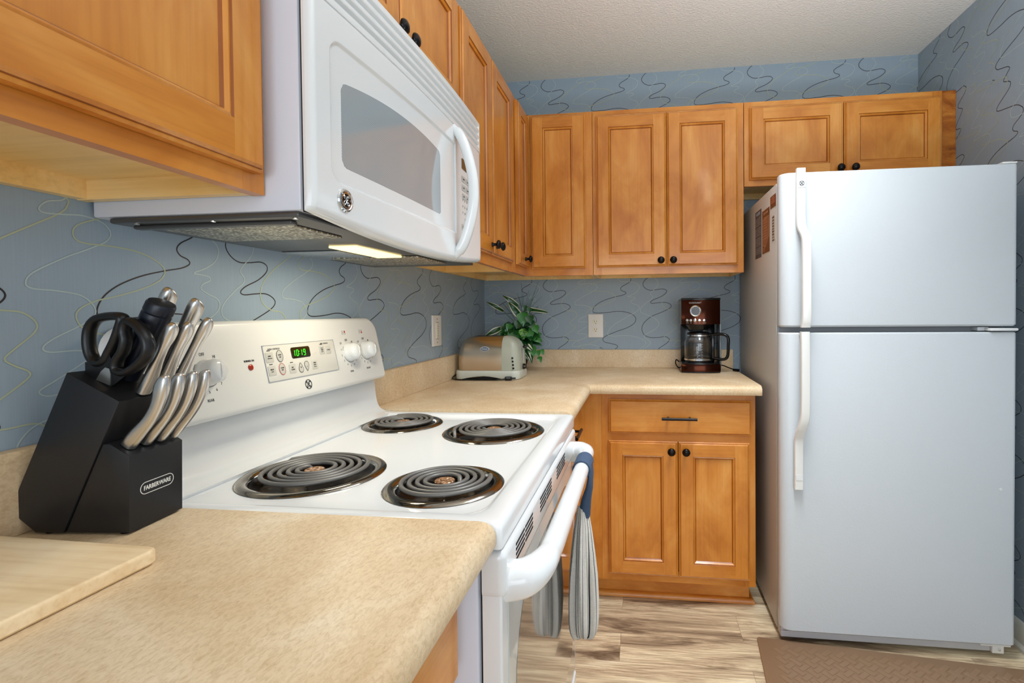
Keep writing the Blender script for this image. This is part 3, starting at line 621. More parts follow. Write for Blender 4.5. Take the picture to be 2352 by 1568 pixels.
# burners
for bi, (cx, cy, R) in enumerate(BURN):
    Mb = T(cx, cy, .9005); big = R > .12
    pan = MB(); pan.lathe([(R-.001, .0002), (R, .0012), (R-.003, .0042), (R-.009, .0056), (R-.016, .0052), (R-.021, .0022), (R-.0225, -.003)], Mb, 56, 0, False, False)
    pan.lathe([(R-.0225, -.003), (R-.026, -.012), (R-.045, -.022), (.04, -.028), (.012, -.028)], Mb, 48, 1, False, True)
    po = pan.build('drip_pan', [pan_m, bowl_m], st, ang=.9, label='darkened chrome drip pan')
    r1 = .0985 if big else .0795; r0_ = .026; turns = 5.0 if big else 4.0; nn = int(turns*44)
    a0 = (2.6, 2.2, .4, 3.6)[bi]; zc = .0105
    pts = [(cx+(r0_+(r1-r0_)*k/nn)*math.cos(a0+2*pi*turns*k/nn), cy+(r0_+(r1-r0_)*k/nn)*math.sin(a0+2*pi*turns*k/nn), .9005+zc) for k in range(nn+1)]
    ex = pts[-1]; an = a0+2*pi*turns; pts += [(ex[0]-.008*math.sin(an), ex[1]+.008*math.cos(an), .9005+.006), (ex[0]-.014*math.sin(an), ex[1]+.014*math.cos(an), .9005-.004)]
    ip = pts[0]; pts = [(ip[0]+.012*math.sin(a0), ip[1]-.012*math.cos(a0), .9005-.002)]+pts
    cw = .0041 if big else .0039
    co = MB().tube(pts, cw, 8, upref=(0, 0, 1), flat=1.05).build('burner_coil', coil_m, st, ang=1.2, label='dark grey spiral burner coil')
    me = MB().lathe([(.0175, .002), (.0178, .0085), (.0165, .0098), (.008, .0092), (.001, .0092)], Mb, 26)
    me.build('coil_medallion', rust_m, co, label='rust-stained round medallion')
    sup = MB()
    for k in range(3):
        a = a0+.5+2*pi*k/3; sup.box(.016, r1+.006, -.0012, .0012, -.004, .0055, M=Mb @ RZ(a)); sup.box(r1+.002, R-.017, -.0035, .0035, -.004, .0015, M=Mb @ RZ(a))
    sup.build('coil_support', chrome, co)
# oven door
OD = frame((.614, Y0, 0), (0, 1, 0), (0, 0, 1))
dr = MB().slab(rrect(.004, BW-.004, .172, .812, .005, 3), .028, OD, 0, .004, 3).build('oven_door', white_en, st)
MB().slab(rrect(.002, BW-.002, .7995, .870, .0135, 6), .034, OD, 0, .012, 6).build('door_trim', white_en, dr)
MB().slab(rrect(.034, BW-.034, .195, .7965, .004, 3), .0012, OD @ T(0, 0, .0282), 0, .0006, 2).build('door_glass', glass_white, dr, label='white-bordered glossy oven glass')
MB().slab(rrect(.072, BW-.072, .27, .765, .03, 8, (.03, .14, .14, .03)), .0006, OD @ T(0, 0, .0295), 0).build('oven_window', glass_dark, dr, label='dark mirror-like oven window')
for a0 in (.062, .245, .43):
    q = MB()
    for c_ in range(2):
        for r in range(4):
            q.box(a0+c_*.062, a0+c_*.062+.056, .8285+r*.0076, .8320+r*.0076, .0335, .0346, M=OD)
    q.build('vent_slots', slot_m, dr)
hz = .820
hp = smooth_path([(.632, -1.905, hz-.012), (.662, -1.900, hz-.008), (.678, -1.884, hz-.004), (.688, -1.858, hz), (.691, -1.815, hz), (.6915, -1.70, hz), (.6915, -1.42, hz), (.691, -1.315, hz), (.688, -1.272, hz), (.678, -1.246, hz-.004), (.662, -1.230, hz-.008), (.632, -1.225, hz-.012)], 6)
def hr(y):
    d = min(abs(y+1.905), abs(y+1.225)); return .0185+.010*max(0, 1-d/.07)**1.3
MB().tube(hp, [hr(p.y) for p in hp], 20, upref=(0, 0, 1)).build('door_handle', white_en, dr, ang=1.0)
dw = MB().slab(rrect(.004, BW-.004, .045, .166, .0095, 4), .03, OD, 0, .008, 4).build('storage_drawer', white_en, st)

# kitchen towel tied round the oven handle
tw = thing('kitchen_towel', 'cream and charcoal striped kitchen towel with a navy tab hanging from the oven handle', 'towel', (.692, -1.372, .40))
q = MB(); L = []
for k in range(0, 29):
    a = 2*pi*k/28; L.append([(.6915+(r)*math.cos(a), y, hz+(r)*math.sin(a)) for y, r in ((-1.418, .0195), (-1.418, .0225), (-1.338, .0225), (-1.338, .0195))])
q.loops(L, 0, closed=True, cap0=False, cap1=False)
tabL = []
for s, (x, y, z, rx, ry) in enumerate([(.7095, -1.378, .828, .005, .036), (.7105, -1.378, .80, .006, .034), (.706, -1.376, .765, .009, .026), (.699, -1.374, .735, .012, .020), (.696, -1.372, .708, .014, .018), (.694, -1.371, .690, .015, .019)]):
    tabL.append([(x+rx*math.cos(2*pi*k/20)*(1+.12*math.sin(3*2*pi*k/20+s)), y+ry*math.sin(2*pi*k/20)*(1+.1*math.cos(4*2*pi*k/20+s*.7)), z) for k in range(20)])
q.loops(tabL, 0)
q.build('towel_tab', navy, tw, ang=1.2, label='navy cotton hanging tab')
NT = 168; L = []; secs = [(.712, .013, .017), (.695, .016, .022), (.66, .022, .030), (.61, .028, .040), (.55, .0335, .048), (.49, .0365, .052), (.44, .0365, .052), (.412, .034, .048), (.396, .028, .040), (.388, .016, .024)]
zs = [secs[0][0]+(secs[-1][0]-secs[0][0])*(k/34) for k in range(35)]
def secat(z):
    for a, b2 in zip(secs, secs[1:]):
        if b2[0] <= z <= a[0]:
            t = (z-a[0])/(b2[0]-a[0]); return a[1]+(b2[1]-a[1])*t, a[2]+(b2[2]-a[2])*t
    return secs[-1][1:]
for z in zs:
    rx, ry = secat(z); row = []; dep = .07+.10*max(0, min(1, (.70-z)/.15))
    for k in range(NT):
        a = 2*pi*k/NT
        fold = 1+dep*(.6*math.sin(5*a+.6+z*4)+.35*math.sin(9*a+2.1-z*6)+.2*math.sin(14*a+z*9))
        notch = 1-.34*math.exp(-((a-5.35)/.22)**2)*max(0, min(1, (.66-z)/.12))
        row.append((.6895+rx*math.cos(a)*fold*notch, -1.371+ry*math.sin(a)*fold*notch, z+.006*math.sin(3*a)*(.71-z)/.3))
    L.append(row)
mi = []
for i in range(len(L)-1):
    for j in range(NT): mi.append(1 if (j % 9) == 2 or (j % 36) == 3 else 0)
mb = MB().loops(L, 0, cap0=True, cap1=True); mb.m[:len(mi)] = mi
mb.build('towel_cloth', [towel_w, towel_k], tw, ang=1.4)

# ------------------------------------------------------------------ microwave over the stove
mw = thing('microwave', 'white over-the-range microwave with a curved handle, hung above the stove', 'microwave', (.18, -1.56, 1.34))
A0, A1, C0, C1 = -1.9425, -1.1765, 1.340, 1.760
MB().box(.004, .3505, A0, A1, 1.3535, 1.7835, 0, .004).build('microwave_body', white_side, mw)
MB().box(.351, .3554, A0+.004, A1-.004, 1.352, 1.757).build('seam', dark_gap, mw)
YM = (A0+A1)/2; HW = (A1-A0)/2
XF = lambda y: .3700+.0120*(1-((y-YM)/HW)**2)
def bowed(mb, y0, y1, z0, z1, dn, thick=.04, bev=.0035, seg=3, n=26, mi=0, eb=(1, 1, 1, 1), zf=None):
    """panel that follows the bowed front; eb rounds the (left, right, bottom, top) edges"""
    ys = [y0+(y1-y0)*k/n for k in range(n+1)]; zb = lambda y: zf(y)[0] if zf else z0; ztp = lambda y: zf(y)[1] if zf else z1
    def rect(d, h):
        yy = [min(max(y, y0+d*eb[0]), y1-d*eb[1]) for y in ys]
        X_ = (lambda y: XF(y)+dn+h) if h > -.02 else (lambda y: .3558)
        lo = [(X_(y), y, zb(y)+d*eb[2]) for y in yy]; hi = [(X_(y), y, ztp(y)-d*eb[3]) for y in yy]
        return lo+hi[::-1]
    L = [rect(0, -thick), rect(0, -bev)]
    for k in range(1, seg+1):
        a = pi/2*k/seg; L.append(rect(bev*(1-math.cos(a)), -bev+bev*math.sin(a)))
    mb.loops(L, mi, cap0=False, cap1=False)
    f = L[-1]; m = n+1
    mb.add(f, [(k, k+1, 2*m-2-k, 2*m-1-k) for k in range(n)], mi)
    return mb
YS = -1.4055
ZC = lambda y: 1.331+.022*((y-YM)/HW)**2
def front_sheet(mb, y0, y1, depth, ztop, e0, e1):
    """bowed door skin: rounded outer edges, a shallow sunk field with round corners"""
    RA, RB, Z0, Z1, R_ = -1.9000, YS+.02, 1.4085, 1.6225, .026
    sd = lambda y, z: (lambda dx, dz: min(max(dx, dz), 0)+math.hypot(max(dx, 0), max(dz, 0))-R_)(abs(y-(RA+RB)/2)-(RB-RA)/2+R_, abs(z-.004*math.cos((y-YM)/HW*1.5)*(1 if z > 1.5 else -1)-(Z0+Z1)/2)-(Z1-Z0)/2+R_)
    def ax(a, b2, dens):
        s = {a, b2}; n = 24
        for k in range(n+1): s.add(a+(b2-a)*k/n)
        for c0, h, m in dens:
            for k in range(m+1):
                v = c0-h+2*h*k/m
                if a < v < b2: s.add(v)
        return sorted(s)
    ys = ax(y0, y1, [(RA, .006, 16), (RA+.014, .012, 10), (y0+.006, .006, 10), (y1-.002, .002, 3)]); ts = ax(0, 1, [(.0, .04, 16), (.985, .015, 6)])
    zs_ = ax(1.36, ztop, [(Z0, .006, 16), (Z1, .008, 20), (Z0+.014, .012, 10), (Z1-.014, .012, 10), (ztop-.002, .003, 4)])
    rows = [('t', t) for t in ts[:-1] if t < 1] + [('z', z) for z in zs_]
    def edge(d, r): return 0 if d >= r else r-math.sqrt(max(0, r*r-(r-d)**2))
    vs = []
    for kd, val in rows:
        for y in ys:
            zb_ = ZC(y); z = zb_+(1.36-zb_)*val if kd == 't' else val
            h = 0
            if depth: s = sd(y, z); h = -depth*min(1, max(0, (.0022-s)/.0044))
            h -= edge(y-y0, e0)+edge(z-zb_, .014)+edge(ztop-z, .002)+edge(y1-y, e1)
            vs.append((max(.3562, XF(y)+h), y, z))
    m = len(ys); n = len(rows)
    mb.add(vs, [(i*m+j, i*m+j+1, (i+1)*m+j+1, (i+1)*m+j) for i in range(n-1) for j in range(m-1)])
    bd = [0*m+j for j in range(m)]+[i*m+m-1 for i in range(1, n)]+[(n-1)*m+j for j in range(m-2, -1, -1)]+[i*m for i in range(n-2, 0, -1)]
    L0 = [(.3556, vs[k][1], vs[k][2]) for k in bd]; L1 = [vs[k] for k in bd]
    mb.loops([L0, L1], 0, cap0=False, cap1=False)
    return mb
q = front_sheet(MB(), A0, YS, .0045, 1.6718, .0105, .0012)
dm = q.build('microwave_door', white_en, mw, ang=1.0)
W0, W1 = -1.8705, -1.4960
def wz(y):
    t = (y-W0)/(W1-W0); c = lambda d, r: r-math.sqrt(max(0, r*r-(r-min(d, r))**2)) if d < r else 0
    dl = (y-W0); drr = (W1-y); lo = 1.436-.003*t; hi = 1.568+.0165*(1-(2*t-1.0)**2)+.009*t
    return lo+c(dl, .014)+c(drr, .006), hi-c(dl, .012)-c(drr, .010)
q = MB(); bowed(q, W0, W1, 0, 0, -.0040, .003, .0003, 1, 60, zf=wz); q.build('door_window', mwin, dm, label='grey fine-mesh microwave window')
mh = smooth_path([(XF(-1.405)-.006, -1.4055, 1.667), (XF(-1.405)+.012, -1.405, 1.648), (.408, -1.404, 1.610), (.4215, -1.403, 1.555), (.4255, -1.403, 1.507), (.4215, -1.403, 1.459), (.408, -1.404, 1.404), (XF(-1.405)+.012, -1.405, 1.367), (XF(-1.405)-.006, -1.4055, 1.348)], 6)
MB().tube(mh, [.0150 if 3 < i < len(mh)-4 else .0125 for i in range(len(mh))], 16, upref=(0, 1, 0), flat=.85).build('door_handle', white_en, dm, ang=1.0)
q = MB(); Mg = frame((XF(-1.8716)+.0002, -1.8716, 1.3818), (.05, 1, 0), (0, 0, 1))
q.lathe([(.0185, 0), (.0185, .0012), (.0172, .003), (.0152, .0036), (.0138, .003), (.0132, .0022), (.001, .0022)], Mg, 36, 0)
q.lathe([(.0130, .0022), (.0130, .0024), (.001, .0024)], Mg, 30, 1)
monogram(q, Mg @ T(0, 0, .0024), .0125, 0, None); q.build('maker_badge', [chrome, black_gl], dm, label='round chrome and black script monogram badge')
q = front_sheet(MB(), YS+.0012, A1, 0, 1.6718, .0012, .0105)
cpm = q.build('microwave_control_panel', white_en, mw, ang=.9)
q = MB()
def onp(y, z, d=.0004): return frame((XF(y)+d, y, z), (-.012*2*(y-YM)/HW**2, 1, 0), (0, 0, 1))
q.slab(rrect(-.078, .078, -.105, .105, .004, 3), .0004, onp(-1.310, 1.514, .0000) @ T(0, 0, -.0012), 0)
for r in range(3):
    for c in range((3, 3, 4)[r]):
        w_ = (.030, .030, .024)[r]; q.slab(rrect(-w_/2, w_/2, -.0075, .0075, .001, 2), .0004, onp(-1.345+c*(w_+.006), 1.5525-r*.0225), 2)
        q.text(('DEFROST', 'POPCORN', 'REHEAT', 'COOK', 'BEVERAGE', 'ADD 30', 'AUTO', 'TIME', 'POWER', 'FAN')[r*3+c], .0042, onp(-1.345+c*(w_+.006), 1.5525-r*.0225, .0009), 1, .0002, .7)
for k in range(10):
    r, c = divmod(k, 3)
    if k == 9: c = 1
    q.text(str((k+1) % 10), .0085, onp(-1.354+c*.017, 1.4975-r*.0165), 1, .0002, .8)
for c, tx in ((0, 'CLEAR'), (1, 'START')): q.slab(rrect(-.012, .012, -.007, .007, .001, 2), .0004, onp(-1.352+c*.028, 1.4275), 2); q.text(tx, .0042, onp(-1.352+c*.028, 1.4275, .0009), 1, .0002, .8)
q.build('keypad', [mw_rec, mark, grey_pl], cpm)
MB().slab(rrect(-.0325, .0325, -.0135, .0135, .002, 3), .0006, onp(-1.326, 1.592), 0).build('display', M_('amber_display', (96, 74, 44), .12), cpm)
q = MB(); bowed(q, A0+.002, A1-.002, 1.676, 1.7585, -.010, .03, .001, 1)
for z0, z1 in ((1.7475, 1.760), (1.729, 1.739), (1.711, 1.720), (1.694, 1.703), (1.6735, 1.686)): bowed(q, A0, A1, z0, z1, 0, .042, .0025, 2, eb=(3, 3, 1, 1))
bowed(q, A1-.016, A1, 1.6735, 1.760, .0004, .042, .006, 4, 4, eb=(.5, 1.3, .5, .5)); bowed(q, A0, A0+.016, 1.6735, 1.760, .0004, .042, .006, 4, 4, eb=(1.3, .5, .5, .5))
q.build('vent_grille', white_en, mw, ang=.6)
# underside
q = MB(); q.box(.03, .345, A0+.002, A1-.002, 1.3445, 1.353, 0, .003); q.box(.05, .32, A0+.02, A0+.035, 1.338, 1.3446, 0, .003)
q.build('underside_panel', under_m, mw)
for y0, y1 in ((-1.918, -1.762), (-1.452, -1.272)):
    q = MB(); q.box(.072, .300, y0, y1, 1.3405, 1.3443, 0, .002); q.build('grease_filter', filt_m, mw, label='aluminium mesh grease filter')
MB().box(.035, .175, -1.58, -1.425, 1.3415, 1.3443, 0, .002).build('lamp_lens', lens_off, mw, label='unlit frosted lens with bluish reflections')
MB().box(.196, .258, -1.648, -1.452, 1.3400, 1.3443, 0, .001).build('lamp_lens', lens_on, mw, label='lit warm yellow lamp lens')
for x in (.07, .2, .334): MB().lathe([(.004, 0), (.004, -.0012), (.002, -.002)], T(x, A0+.010, 1.3443), 10).build('screw', chrome, mw)

# ------------------------------------------------------------------ refrigerator
fr = thing('refrigerator', 'white top-freezer refrigerator with pebbled doors against the right wall', 'refrigerator', (1.712, -.38, 0))
FX0, FX1, FY = 1.3315, 2.0935, -.767
q = MB(); q.box(FX0, FX1-.001, -.700, -.045, .022, 1.668, 0, .006); q.build('refrigerator_case', fridge_s, fr)
MB().box(FX0+.012, FX1-.012, -.7075, -.7005, .06, 1.66).build('door_seal', M_('grey_door_seal', (150, 152, 154), .6), fr)
def fdoor(name, z0, z1):
    pf = [(FX0+.002, -.708), (FX0, -.716), (FX0, -.735)]
    for k in range(1, 9):
        a = pi+pi/2*k/8; pf.append((FX0+.036+.036*math.cos(a), FY+.032+.032*math.sin(a)))
    for k in range(0, 6):
        a = -pi/2+pi/2*k/5; pf.append((FX1-.014+.014*math.cos(a), FY+.014+.014*math.sin(a)))
    pf.append((FX1, -.708))
    q = MB().slab(pf, z1-z0, T(0, 0, z0), 0, .006, 3, .006); return q.build(name, fridge_m, fr, ang=.7)
fz = fdoor('freezer_door', 1.1435, 1.688); fd = fdoor('fridge_door', .052, 1.1235)
MB().box(FX0+.004, FX1-.004, -.7035, -.69, 1.118, 1.148).build('door_divider', M_('blue_grey_divider', (150, 158, 166), .3), fr)
def fhandle(par, path, wd, th):
    L = []
    P = smooth_path(path, 5)
    for i, p in enumerate(P):
        L.append([(p.x+a, p.y+b2, p.z) for a, b2 in rrect(-wd/2, wd/2, -th, 0, .005, 3)])
    return MB().loops(L).build('door_handle', white_pl, par, ang=.8)
h1 = fhandle(fz, [(1.3945, -.7672, 1.697), (1.3945, -.7675, 1.60), (1.3945, -.7675, 1.525), (1.396, -.774, 1.490), (1.4015, -.792, 1.462), (1.4035, -.800, 1.43), (1.4035, -.800, 1.30), (1.4035, -.799, 1.18), (1.4015, -.794, 1.143)], .030, .022)
q = MB(); q.box(1.3965, 1.411, -.800, -.766, 1.1445, 1.158, 0, .002); q.build('handle_foot', white_pl, h1)
Mb = frame((1.3945, -.7900, 1.643), (1, 0, 0), (0, 0, 1)); q = MB(); q.slab(rrect(-.0125, .0125, -.014, .014, .002, 3), .0012, Mb, 0, .0006, 2); monogram(q, Mb @ T(0, 0, .0012), .0085, 1, None); q.build('maker_badge', [white_en, mark], h1, label='small square badge with a round monogram')
h2 = fhandle(fd, [(1.3985, -.799, 1.1285), (1.3995, -.800, 1.05), (1.3995, -.800, .90), (1.398, -.798, .83), (1.392, -.790, .795), (1.388, -.777, .765), (1.3865, -.7682, .735), (1.3865, -.7675, .65), (1.3865, -.7672, .572)], .030, .020)
q = MB(); q.box(1.3915, 1.408, -.800, -.766, 1.112, 1.1232, 0, .002); q.build('handle_foot', white_pl, h2)
MB().slab(rrect(-.011, .011, -.010, .010, .0015, 3), .0008, frame((1.3865, -.7876, .615), (1, 0, 0), (0, 0, 1)), 0).build('handle_cap', white_en, h2)
q = MB(); q.box(2.005, 2.091, -.775, -.71, 1.127, 1.1365, 0, .003); q.box(1.985, 2.02, -.742, -.70, 1.1265, 1.140, 0, .002); q.build('hinge_cover', white_en, fr)
q = MB(); q.box(2.045, 2.092, -.765, -.66, 1.6885, 1.695, 0, .003); q.build('hinge_cover', white_pl, fr)
q = MB(); q.box(FX0+.004, FX1-.06, -.738, -.70, .014, .049, 0, .004); q.box(FX0+.004, FX1-.06, -.744, -.737, .036, .041, 0, .001); q.build('toe_grille', M_('grille_grey_white', (196, 196, 198), .4), fr)
q = MB(); q.box(1.99, 2.085, -.758, -.69, .044, .0515, 0, .002); q.box(2.035, 2.072, -.745, -.70, .012, .045, 0, .002); q.build('hinge_bracket', white_pl, fr)
MB().lathe([(.004, 0), (.004, .003), (.002, .004)], frame((2.056, -.7455, .026), (1, 0, 0), (0, 0, 1)), 12).build('screw', chrome, fr)
for x in (1.43, 1.98): MB().lathe([(.014, .0005), (.016, .006), (.012, .02), (.008, .03)], T(x, -.70, 0), 16).build('leveling_foot', M_('foot_grey', (120, 124, 130), .5) if 'foot_grey' not in MATS else MATS['foot_grey'], fr)
for x in (1.43, 1.98): MB().lathe([(.016, .0005), (.016, .022)], T(x, -.10, 0), 16).build('leveling_foot', MATS['foot_grey'], fr)
MB().lathe([(.0045, 0), (.0045, .0008), (.001, .001)], frame((2.044, FY-.0002, .590), (1, 0, 0), (0, 0, 1)), 14).build('hole_plug', white_en, fd)
# stickers on the side facing the stove: u runs towards the front of the refrigerator (-y)
SD = lambda y, z: frame((FX0-.0002, y, z), (0, -1, 0), (0, 0, 1))
def sticker(label, cat, y0, y1, z0, z1, base, draw, group=None):
    t = thing('sticker' if cat == 'sticker' else 'printed_label', label, cat, (FX0, (y0+y1)/2, z0), group)
    Mx = SD(y0, z0); W_, H_ = y0-y1, z1-z0
    MB().slab([(0, 0), (W_, 0), (W_, H_), (0, H_)], .0007, Mx, 0).build('paper', base, t)
    draw(t, Mx @ T(0, 0, .0008), W_, H_)
def d1(t, Mx, W_, H_):
    q = MB(); q.text('WARNING', .020, Mx @ T(W_/2, H_-.014, 0), 0, .0002, .8)
    random.seed(3)
    for k in range(22):
        z = H_-.034-k*.0070
        if k % 6 == 5: continue
        for x0 in (.006, .038, .072): q.box(x0, x0+.018+.010*random.random(), z, z+.0024, 0, .0003, 0, M=Mx)
    q.build('print', M_('sticker_pale_print', (150, 156, 168), .5), t)
def d2(t, Mx, W_, H_):
    q = MB(); q.slab([(.010, .032), (.055, .022), (W_-.008, .060), (W_-.008, H_-.030), (.010, H_-.034)], .0003, Mx, 0); q.slab([(.013, .036), (.054, .026), (W_-.011, .062), (W_-.011, H_-.034), (.013, H_-.037)], .0005, Mx, 1)
    q.text('ENERGY GUIDE', .013, Mx @ T(W_/2, H_-.014, 0), 0, .0002, .8)
    for k in range(3): q.box(.012, .045, .008+k*.006, .0105+k*.006, 0, .0003, 0, M=Mx)
    for k in range(9): q.box(.022, W_-.03-.01*(k % 3), .055+k*.0105, .058+k*.0105, .0004, .0007, 0, M=Mx)
    q.build('print', [st_tan, M_('sticker_faded_panel', (150, 98, 72), .5)], t)
def d3(t, Mx, W_, H_):
    q = MB(); q.slab(rrect(.012, W_-.008, .013, H_-.006, .002, 2), .0003, Mx, 0)
    for k in range(4): q.box(.017, W_-.014-.006*(k % 2), .017+k*.007, .0195+k*.007, .0003, .0006, 1, M=Mx)
    q.text('LABEL', .008, Mx @ T(W_/2, .007, 0), 0, .0002)if False else None
    q.build('print', [M_('sticker_orange_red', (150, 72, 48), .5), st_tan], t)
def d4(t, Mx, W_, H_):
    q = MB(); random.seed(5)
    for k in range(9):
        z = H_-.010-k*.0105
        for x0 in (.004, .013, .022): q.box(x0, x0+.004+.003*random.random(), z, z+.004+.003*random.random(), 0, .0003, 0, M=Mx)
    q.build('print', mark, t)
sticker('tall slate-blue warning sticker with pale print on the refrigerator side', 'sticker', -.375, -.481, 1.424, 1.622, st_blue, d1)
sticker('tall rust-brown sticker with a tan panel on the refrigerator side', 'sticker', -.498, -.612, 1.432, 1.603, st_brown, d2)
sticker('small square orange-red sticker near the top front of the refrigerator side', 'sticker', -.625, -.7, 1.588, 1.633, st_brown, d3)
sticker('pale label with rows of small black print on the refrigerator side', 'label', -.650, -.689, 1.466, 1.557, M_('label_beige', (196, 186, 176), .4), d4)

# ------------------------------------------------------------------ knife block and its contents
kb = thing('knife_block', 'black angled wooden knife block on the near counter, touching the stove side', 'knife block', (.10, -1.995, CT))
AR = math.radians(5); KM = T(.1672, -2.0405, CT) @ RZ(AR)      # local: -x into the block's depth, +y along its width, z up
def KL(x, z): return (x-.1672, z-CT)
pw = [KL(.040, CT+.003), KL(.0785, CT+.003), KL(.1595, 1.0908), KL(.0885, 1.1290), KL(.020, .9800), KL(.012, .962), KL(.014, .938)]
def side(mb, poly, y0, y1, bev, mi=0):
    M0 = Matrix(((1, 0, 0, 0), (0, 0, -1, y1), (0, 1, 0, 0), (0, 0, 0, 1)))
    mb.slab(poly, y1-y0, KM @ M0, mi, bev, 2, bev)
q = MB(); side(q, pw, 0, .0885, .0015); q.build('tower', black_wd, kb)
q = MB(); side(q, [KL(.080, CT+.003), KL(.1672, CT+.003), KL(.1694, 1.0188), KL(.1440, 1.0345), KL(.1337, 1.0345)], .0015, .087, .0015); stp = q.build('front_step', black_wd, kb)
ft_m = M_('rubber_foot', (14, 14, 14), .8)
for x in (-.115, -.012):
    for y in (.010, .078): MB().lathe([(.006, .0003), (.006, .0032)], KM @ T(x, y, 0), 12).build('foot', ft_m, kb)
Mf = KM @ frame(KL(.1672, CT)[0:1]+(0, 0), (0, 1, 0), (.0022, 0, .1018)) if False else KM @ frame((.0012, .0435, .0545), (0, 1, 0), (.0022, 0, .1018))
q = MB(); ol = rrect(-.0265, .0265, -.0083, .0083, .0083, 8); il = inset(ol, .0009)
q.loops([[(x, y, .0003) for x, y in ol], [(x, y, .0006) for x, y in ol], [(x, y, .0006) for x, y in il], [(x, y, .0003) for x, y in il]], 0, cap0=False, cap1=False, M=Mf)
q.text('FARBERWARE', .0084, Mf @ T(0, -.0002, .0004), 0, .0002, .82, .00015)
q.build('lettering', M_('white_print', (226, 224, 218), .5), kb, label='white FARBERWARE lettering in an outlined lozenge')
def handle_outline(kind):
    if kind == 'chef': pts = [(-.0105, 0), (-.0118, .03), (-.0118, .075), (-.0128, .115), (-.0125, .138), (-.007, .147), (.004, .143), (.0135, .134), (.0148, .12), (.0128, .095), (.0105, .07), (.0125, .04), (.0125, .012), (.0105, 0)]
    elif kind == 'utility': pts = [(-.0095, 0), (-.0085, .03), (-.0085, .07), (-.0095, .1), (-.008, .113), (-.002, .118), (.006, .114), (.0108, .105), (.0105, .092), (.0075, .078), (.0085, .055), (.0125, .03), (.0125, .012), (.0105, 0)]
    else: pts = [(-.0105, 0), (-.0095, .012), (-.008, .03), (-.0085, .055), (-.0085, .08), (-.0075, .1), (-.003, .1125), (.004, .114), (.0115, .107), (.0145, .094), (.0125, .085), (.0095, .072), (.0095, .05), (.0125, .03), (.0135, .015), (.0105, 0)]
    p = smooth_path([(x, z, 0) for x, z in pts], 3)
    return [(a.x, a.y) for a in p]
def knife(label, kind, base, tip, th, group, curve=0.):
    b0, t0 = Vector(base), Vector(tip); ax = (t0-b0); ln = ax.length
    Mk = frame(base, ax.cross(Vector((0, 1, 0))).normalized() if kind == 'steak' else (0, 1, 0), ax)     # u: belly side, v: along the handle
    t = thing('knife', label, 'knife', base, group)
    pts = handle_outline(kind); sc_ = ln/max(p[1] for p in pts)
    pts = [(x*{'chef': .80, 'utility': .82, 'steak': .84}[kind]+curve*math.sin(pi*min(1, z*sc_/ln))*-1, z*sc_) for x, z in pts]
    def span(z):
        xs = []
        for k in range(len(pts)):
            p, r = pts[k], pts[(k+1) % len(pts)]
            if (p[1]-z)*(r[1]-z) <= 0 and abs(p[1]-r[1]) > 1e-9: xs.append(p[0]+(r[0]-p[0])*(z-p[1])/(r[1]-p[1]))
        return min(xs), max(xs)
    L = []; zt_ = max(p[1] for p in pts)
    tv = [.002+.9*k/22 for k in range(23)]+[.902+.096*math.sin(pi/2*k/9) for k in range(1, 10)]
    wm = max(span(zt_*v)[1]-span(zt_*v)[0] for v in tv[:20])
    for v in tv:
        x0_, x1_ = span(zt_*v); w2 = (x1_-x0_)/2; h2 = th/2*min(1, (2*w2/wm)**.55)
        row = []
        for k in range(28):
            a_ = 2*pi*k/28; ca, sa = math.cos(a_), math.sin(a_); e_ = 2/2.7
            row.append(((x0_+x1_)/2+w2*math.copysign(abs(ca)**e_, ca), zt_*v, h2*math.copysign(abs(sa)**e_, sa)))
        L.append(row)
    MB().loops(L, 0, M=Mk).build('handle', steel, t, ang=1.2, label='brushed steel handle')
    MB().slab(inset(pts, -.0003), .0014, Mk @ T(0, 0, -.0007), 0).build('tang_strip', black_gl, t, label='thin black line round the handle')
    return t
GK, GS = 'steel kitchen knives in the block', 'steak knives in the block'
wv = Vector((.474, 0, .88))
def kt(b, L, dy=0., dx=0.): return (b[0]+wv.x*L+dx, b[1]+dy, b[2]+wv.z*L)
def up(bx, y): return (bx, y, 1.1295-.539*(bx-.0885)+.0006)
b = up(.0965, -1.9635); knife('tallest steel knife, standing behind the black honing steel', 'chef', b, kt(b, .1335), .017, GK)
b = up(.1325, -1.9575); knife('second tallest steel knife, between the black honing steel and the oven panel', 'chef', b, kt(b, .137), .017, GK)
b = up(.1510, -2.0020); knife('steel knife just right of the scissors, front row of the upper block', 'utility', b, kt(b, .1095), .0138, GK)
b = up(.1535, -1.9815); knife('steel knife in the middle of the front row of the upper block', 'utility', b, kt(b, .1120), .0138, GK)
b = up(.1545, -1.9595); knife('steel knife in the front row of the upper block, next to the oven control knob', 'utility', b, kt(b, .1185, .0, .006), .0138, GK)
for k, (y, nm) in enumerate(((-2.026, 'steak knife nearest the camera in the lower front step of the block'), (-2.0045, 'second steak knife from the camera in the lower front step'), (-1.984, 'third steak knife from the camera in the lower front step'), (-1.9635, 'steak knife nearest the stove in the lower front step of the block'))):
    b = (.1540, y, 1.0290); knife(nm, 'steak', b, (b[0]+.0600, y+.001, b[2]+.0940), .0142, GS, .009)
# honing steel
t = thing('honing_steel', 'thick black-handled honing steel standing behind the scissors', 'honing steel', (.1155, -1.9905, 1.115))
Mh = frame((.1155, -1.9905, 1.1158), (0, 1, 0), (-.88, 0, .474)) @ Matrix.Scale(1.085, 4); 
q = MB().lathe([(.0115, 0), (.0125, .01), (.0155, .05), (.0165, .085), (.0165, .093), (.0158, .0945), (.0158, .0955), (.0166, .097), (.0164, .107), (.0148, .110), (.002, .111)], Mh, 28)
q.build('handle', navy_hd, t, ang=.5, label='black ridged grip with an end cap')
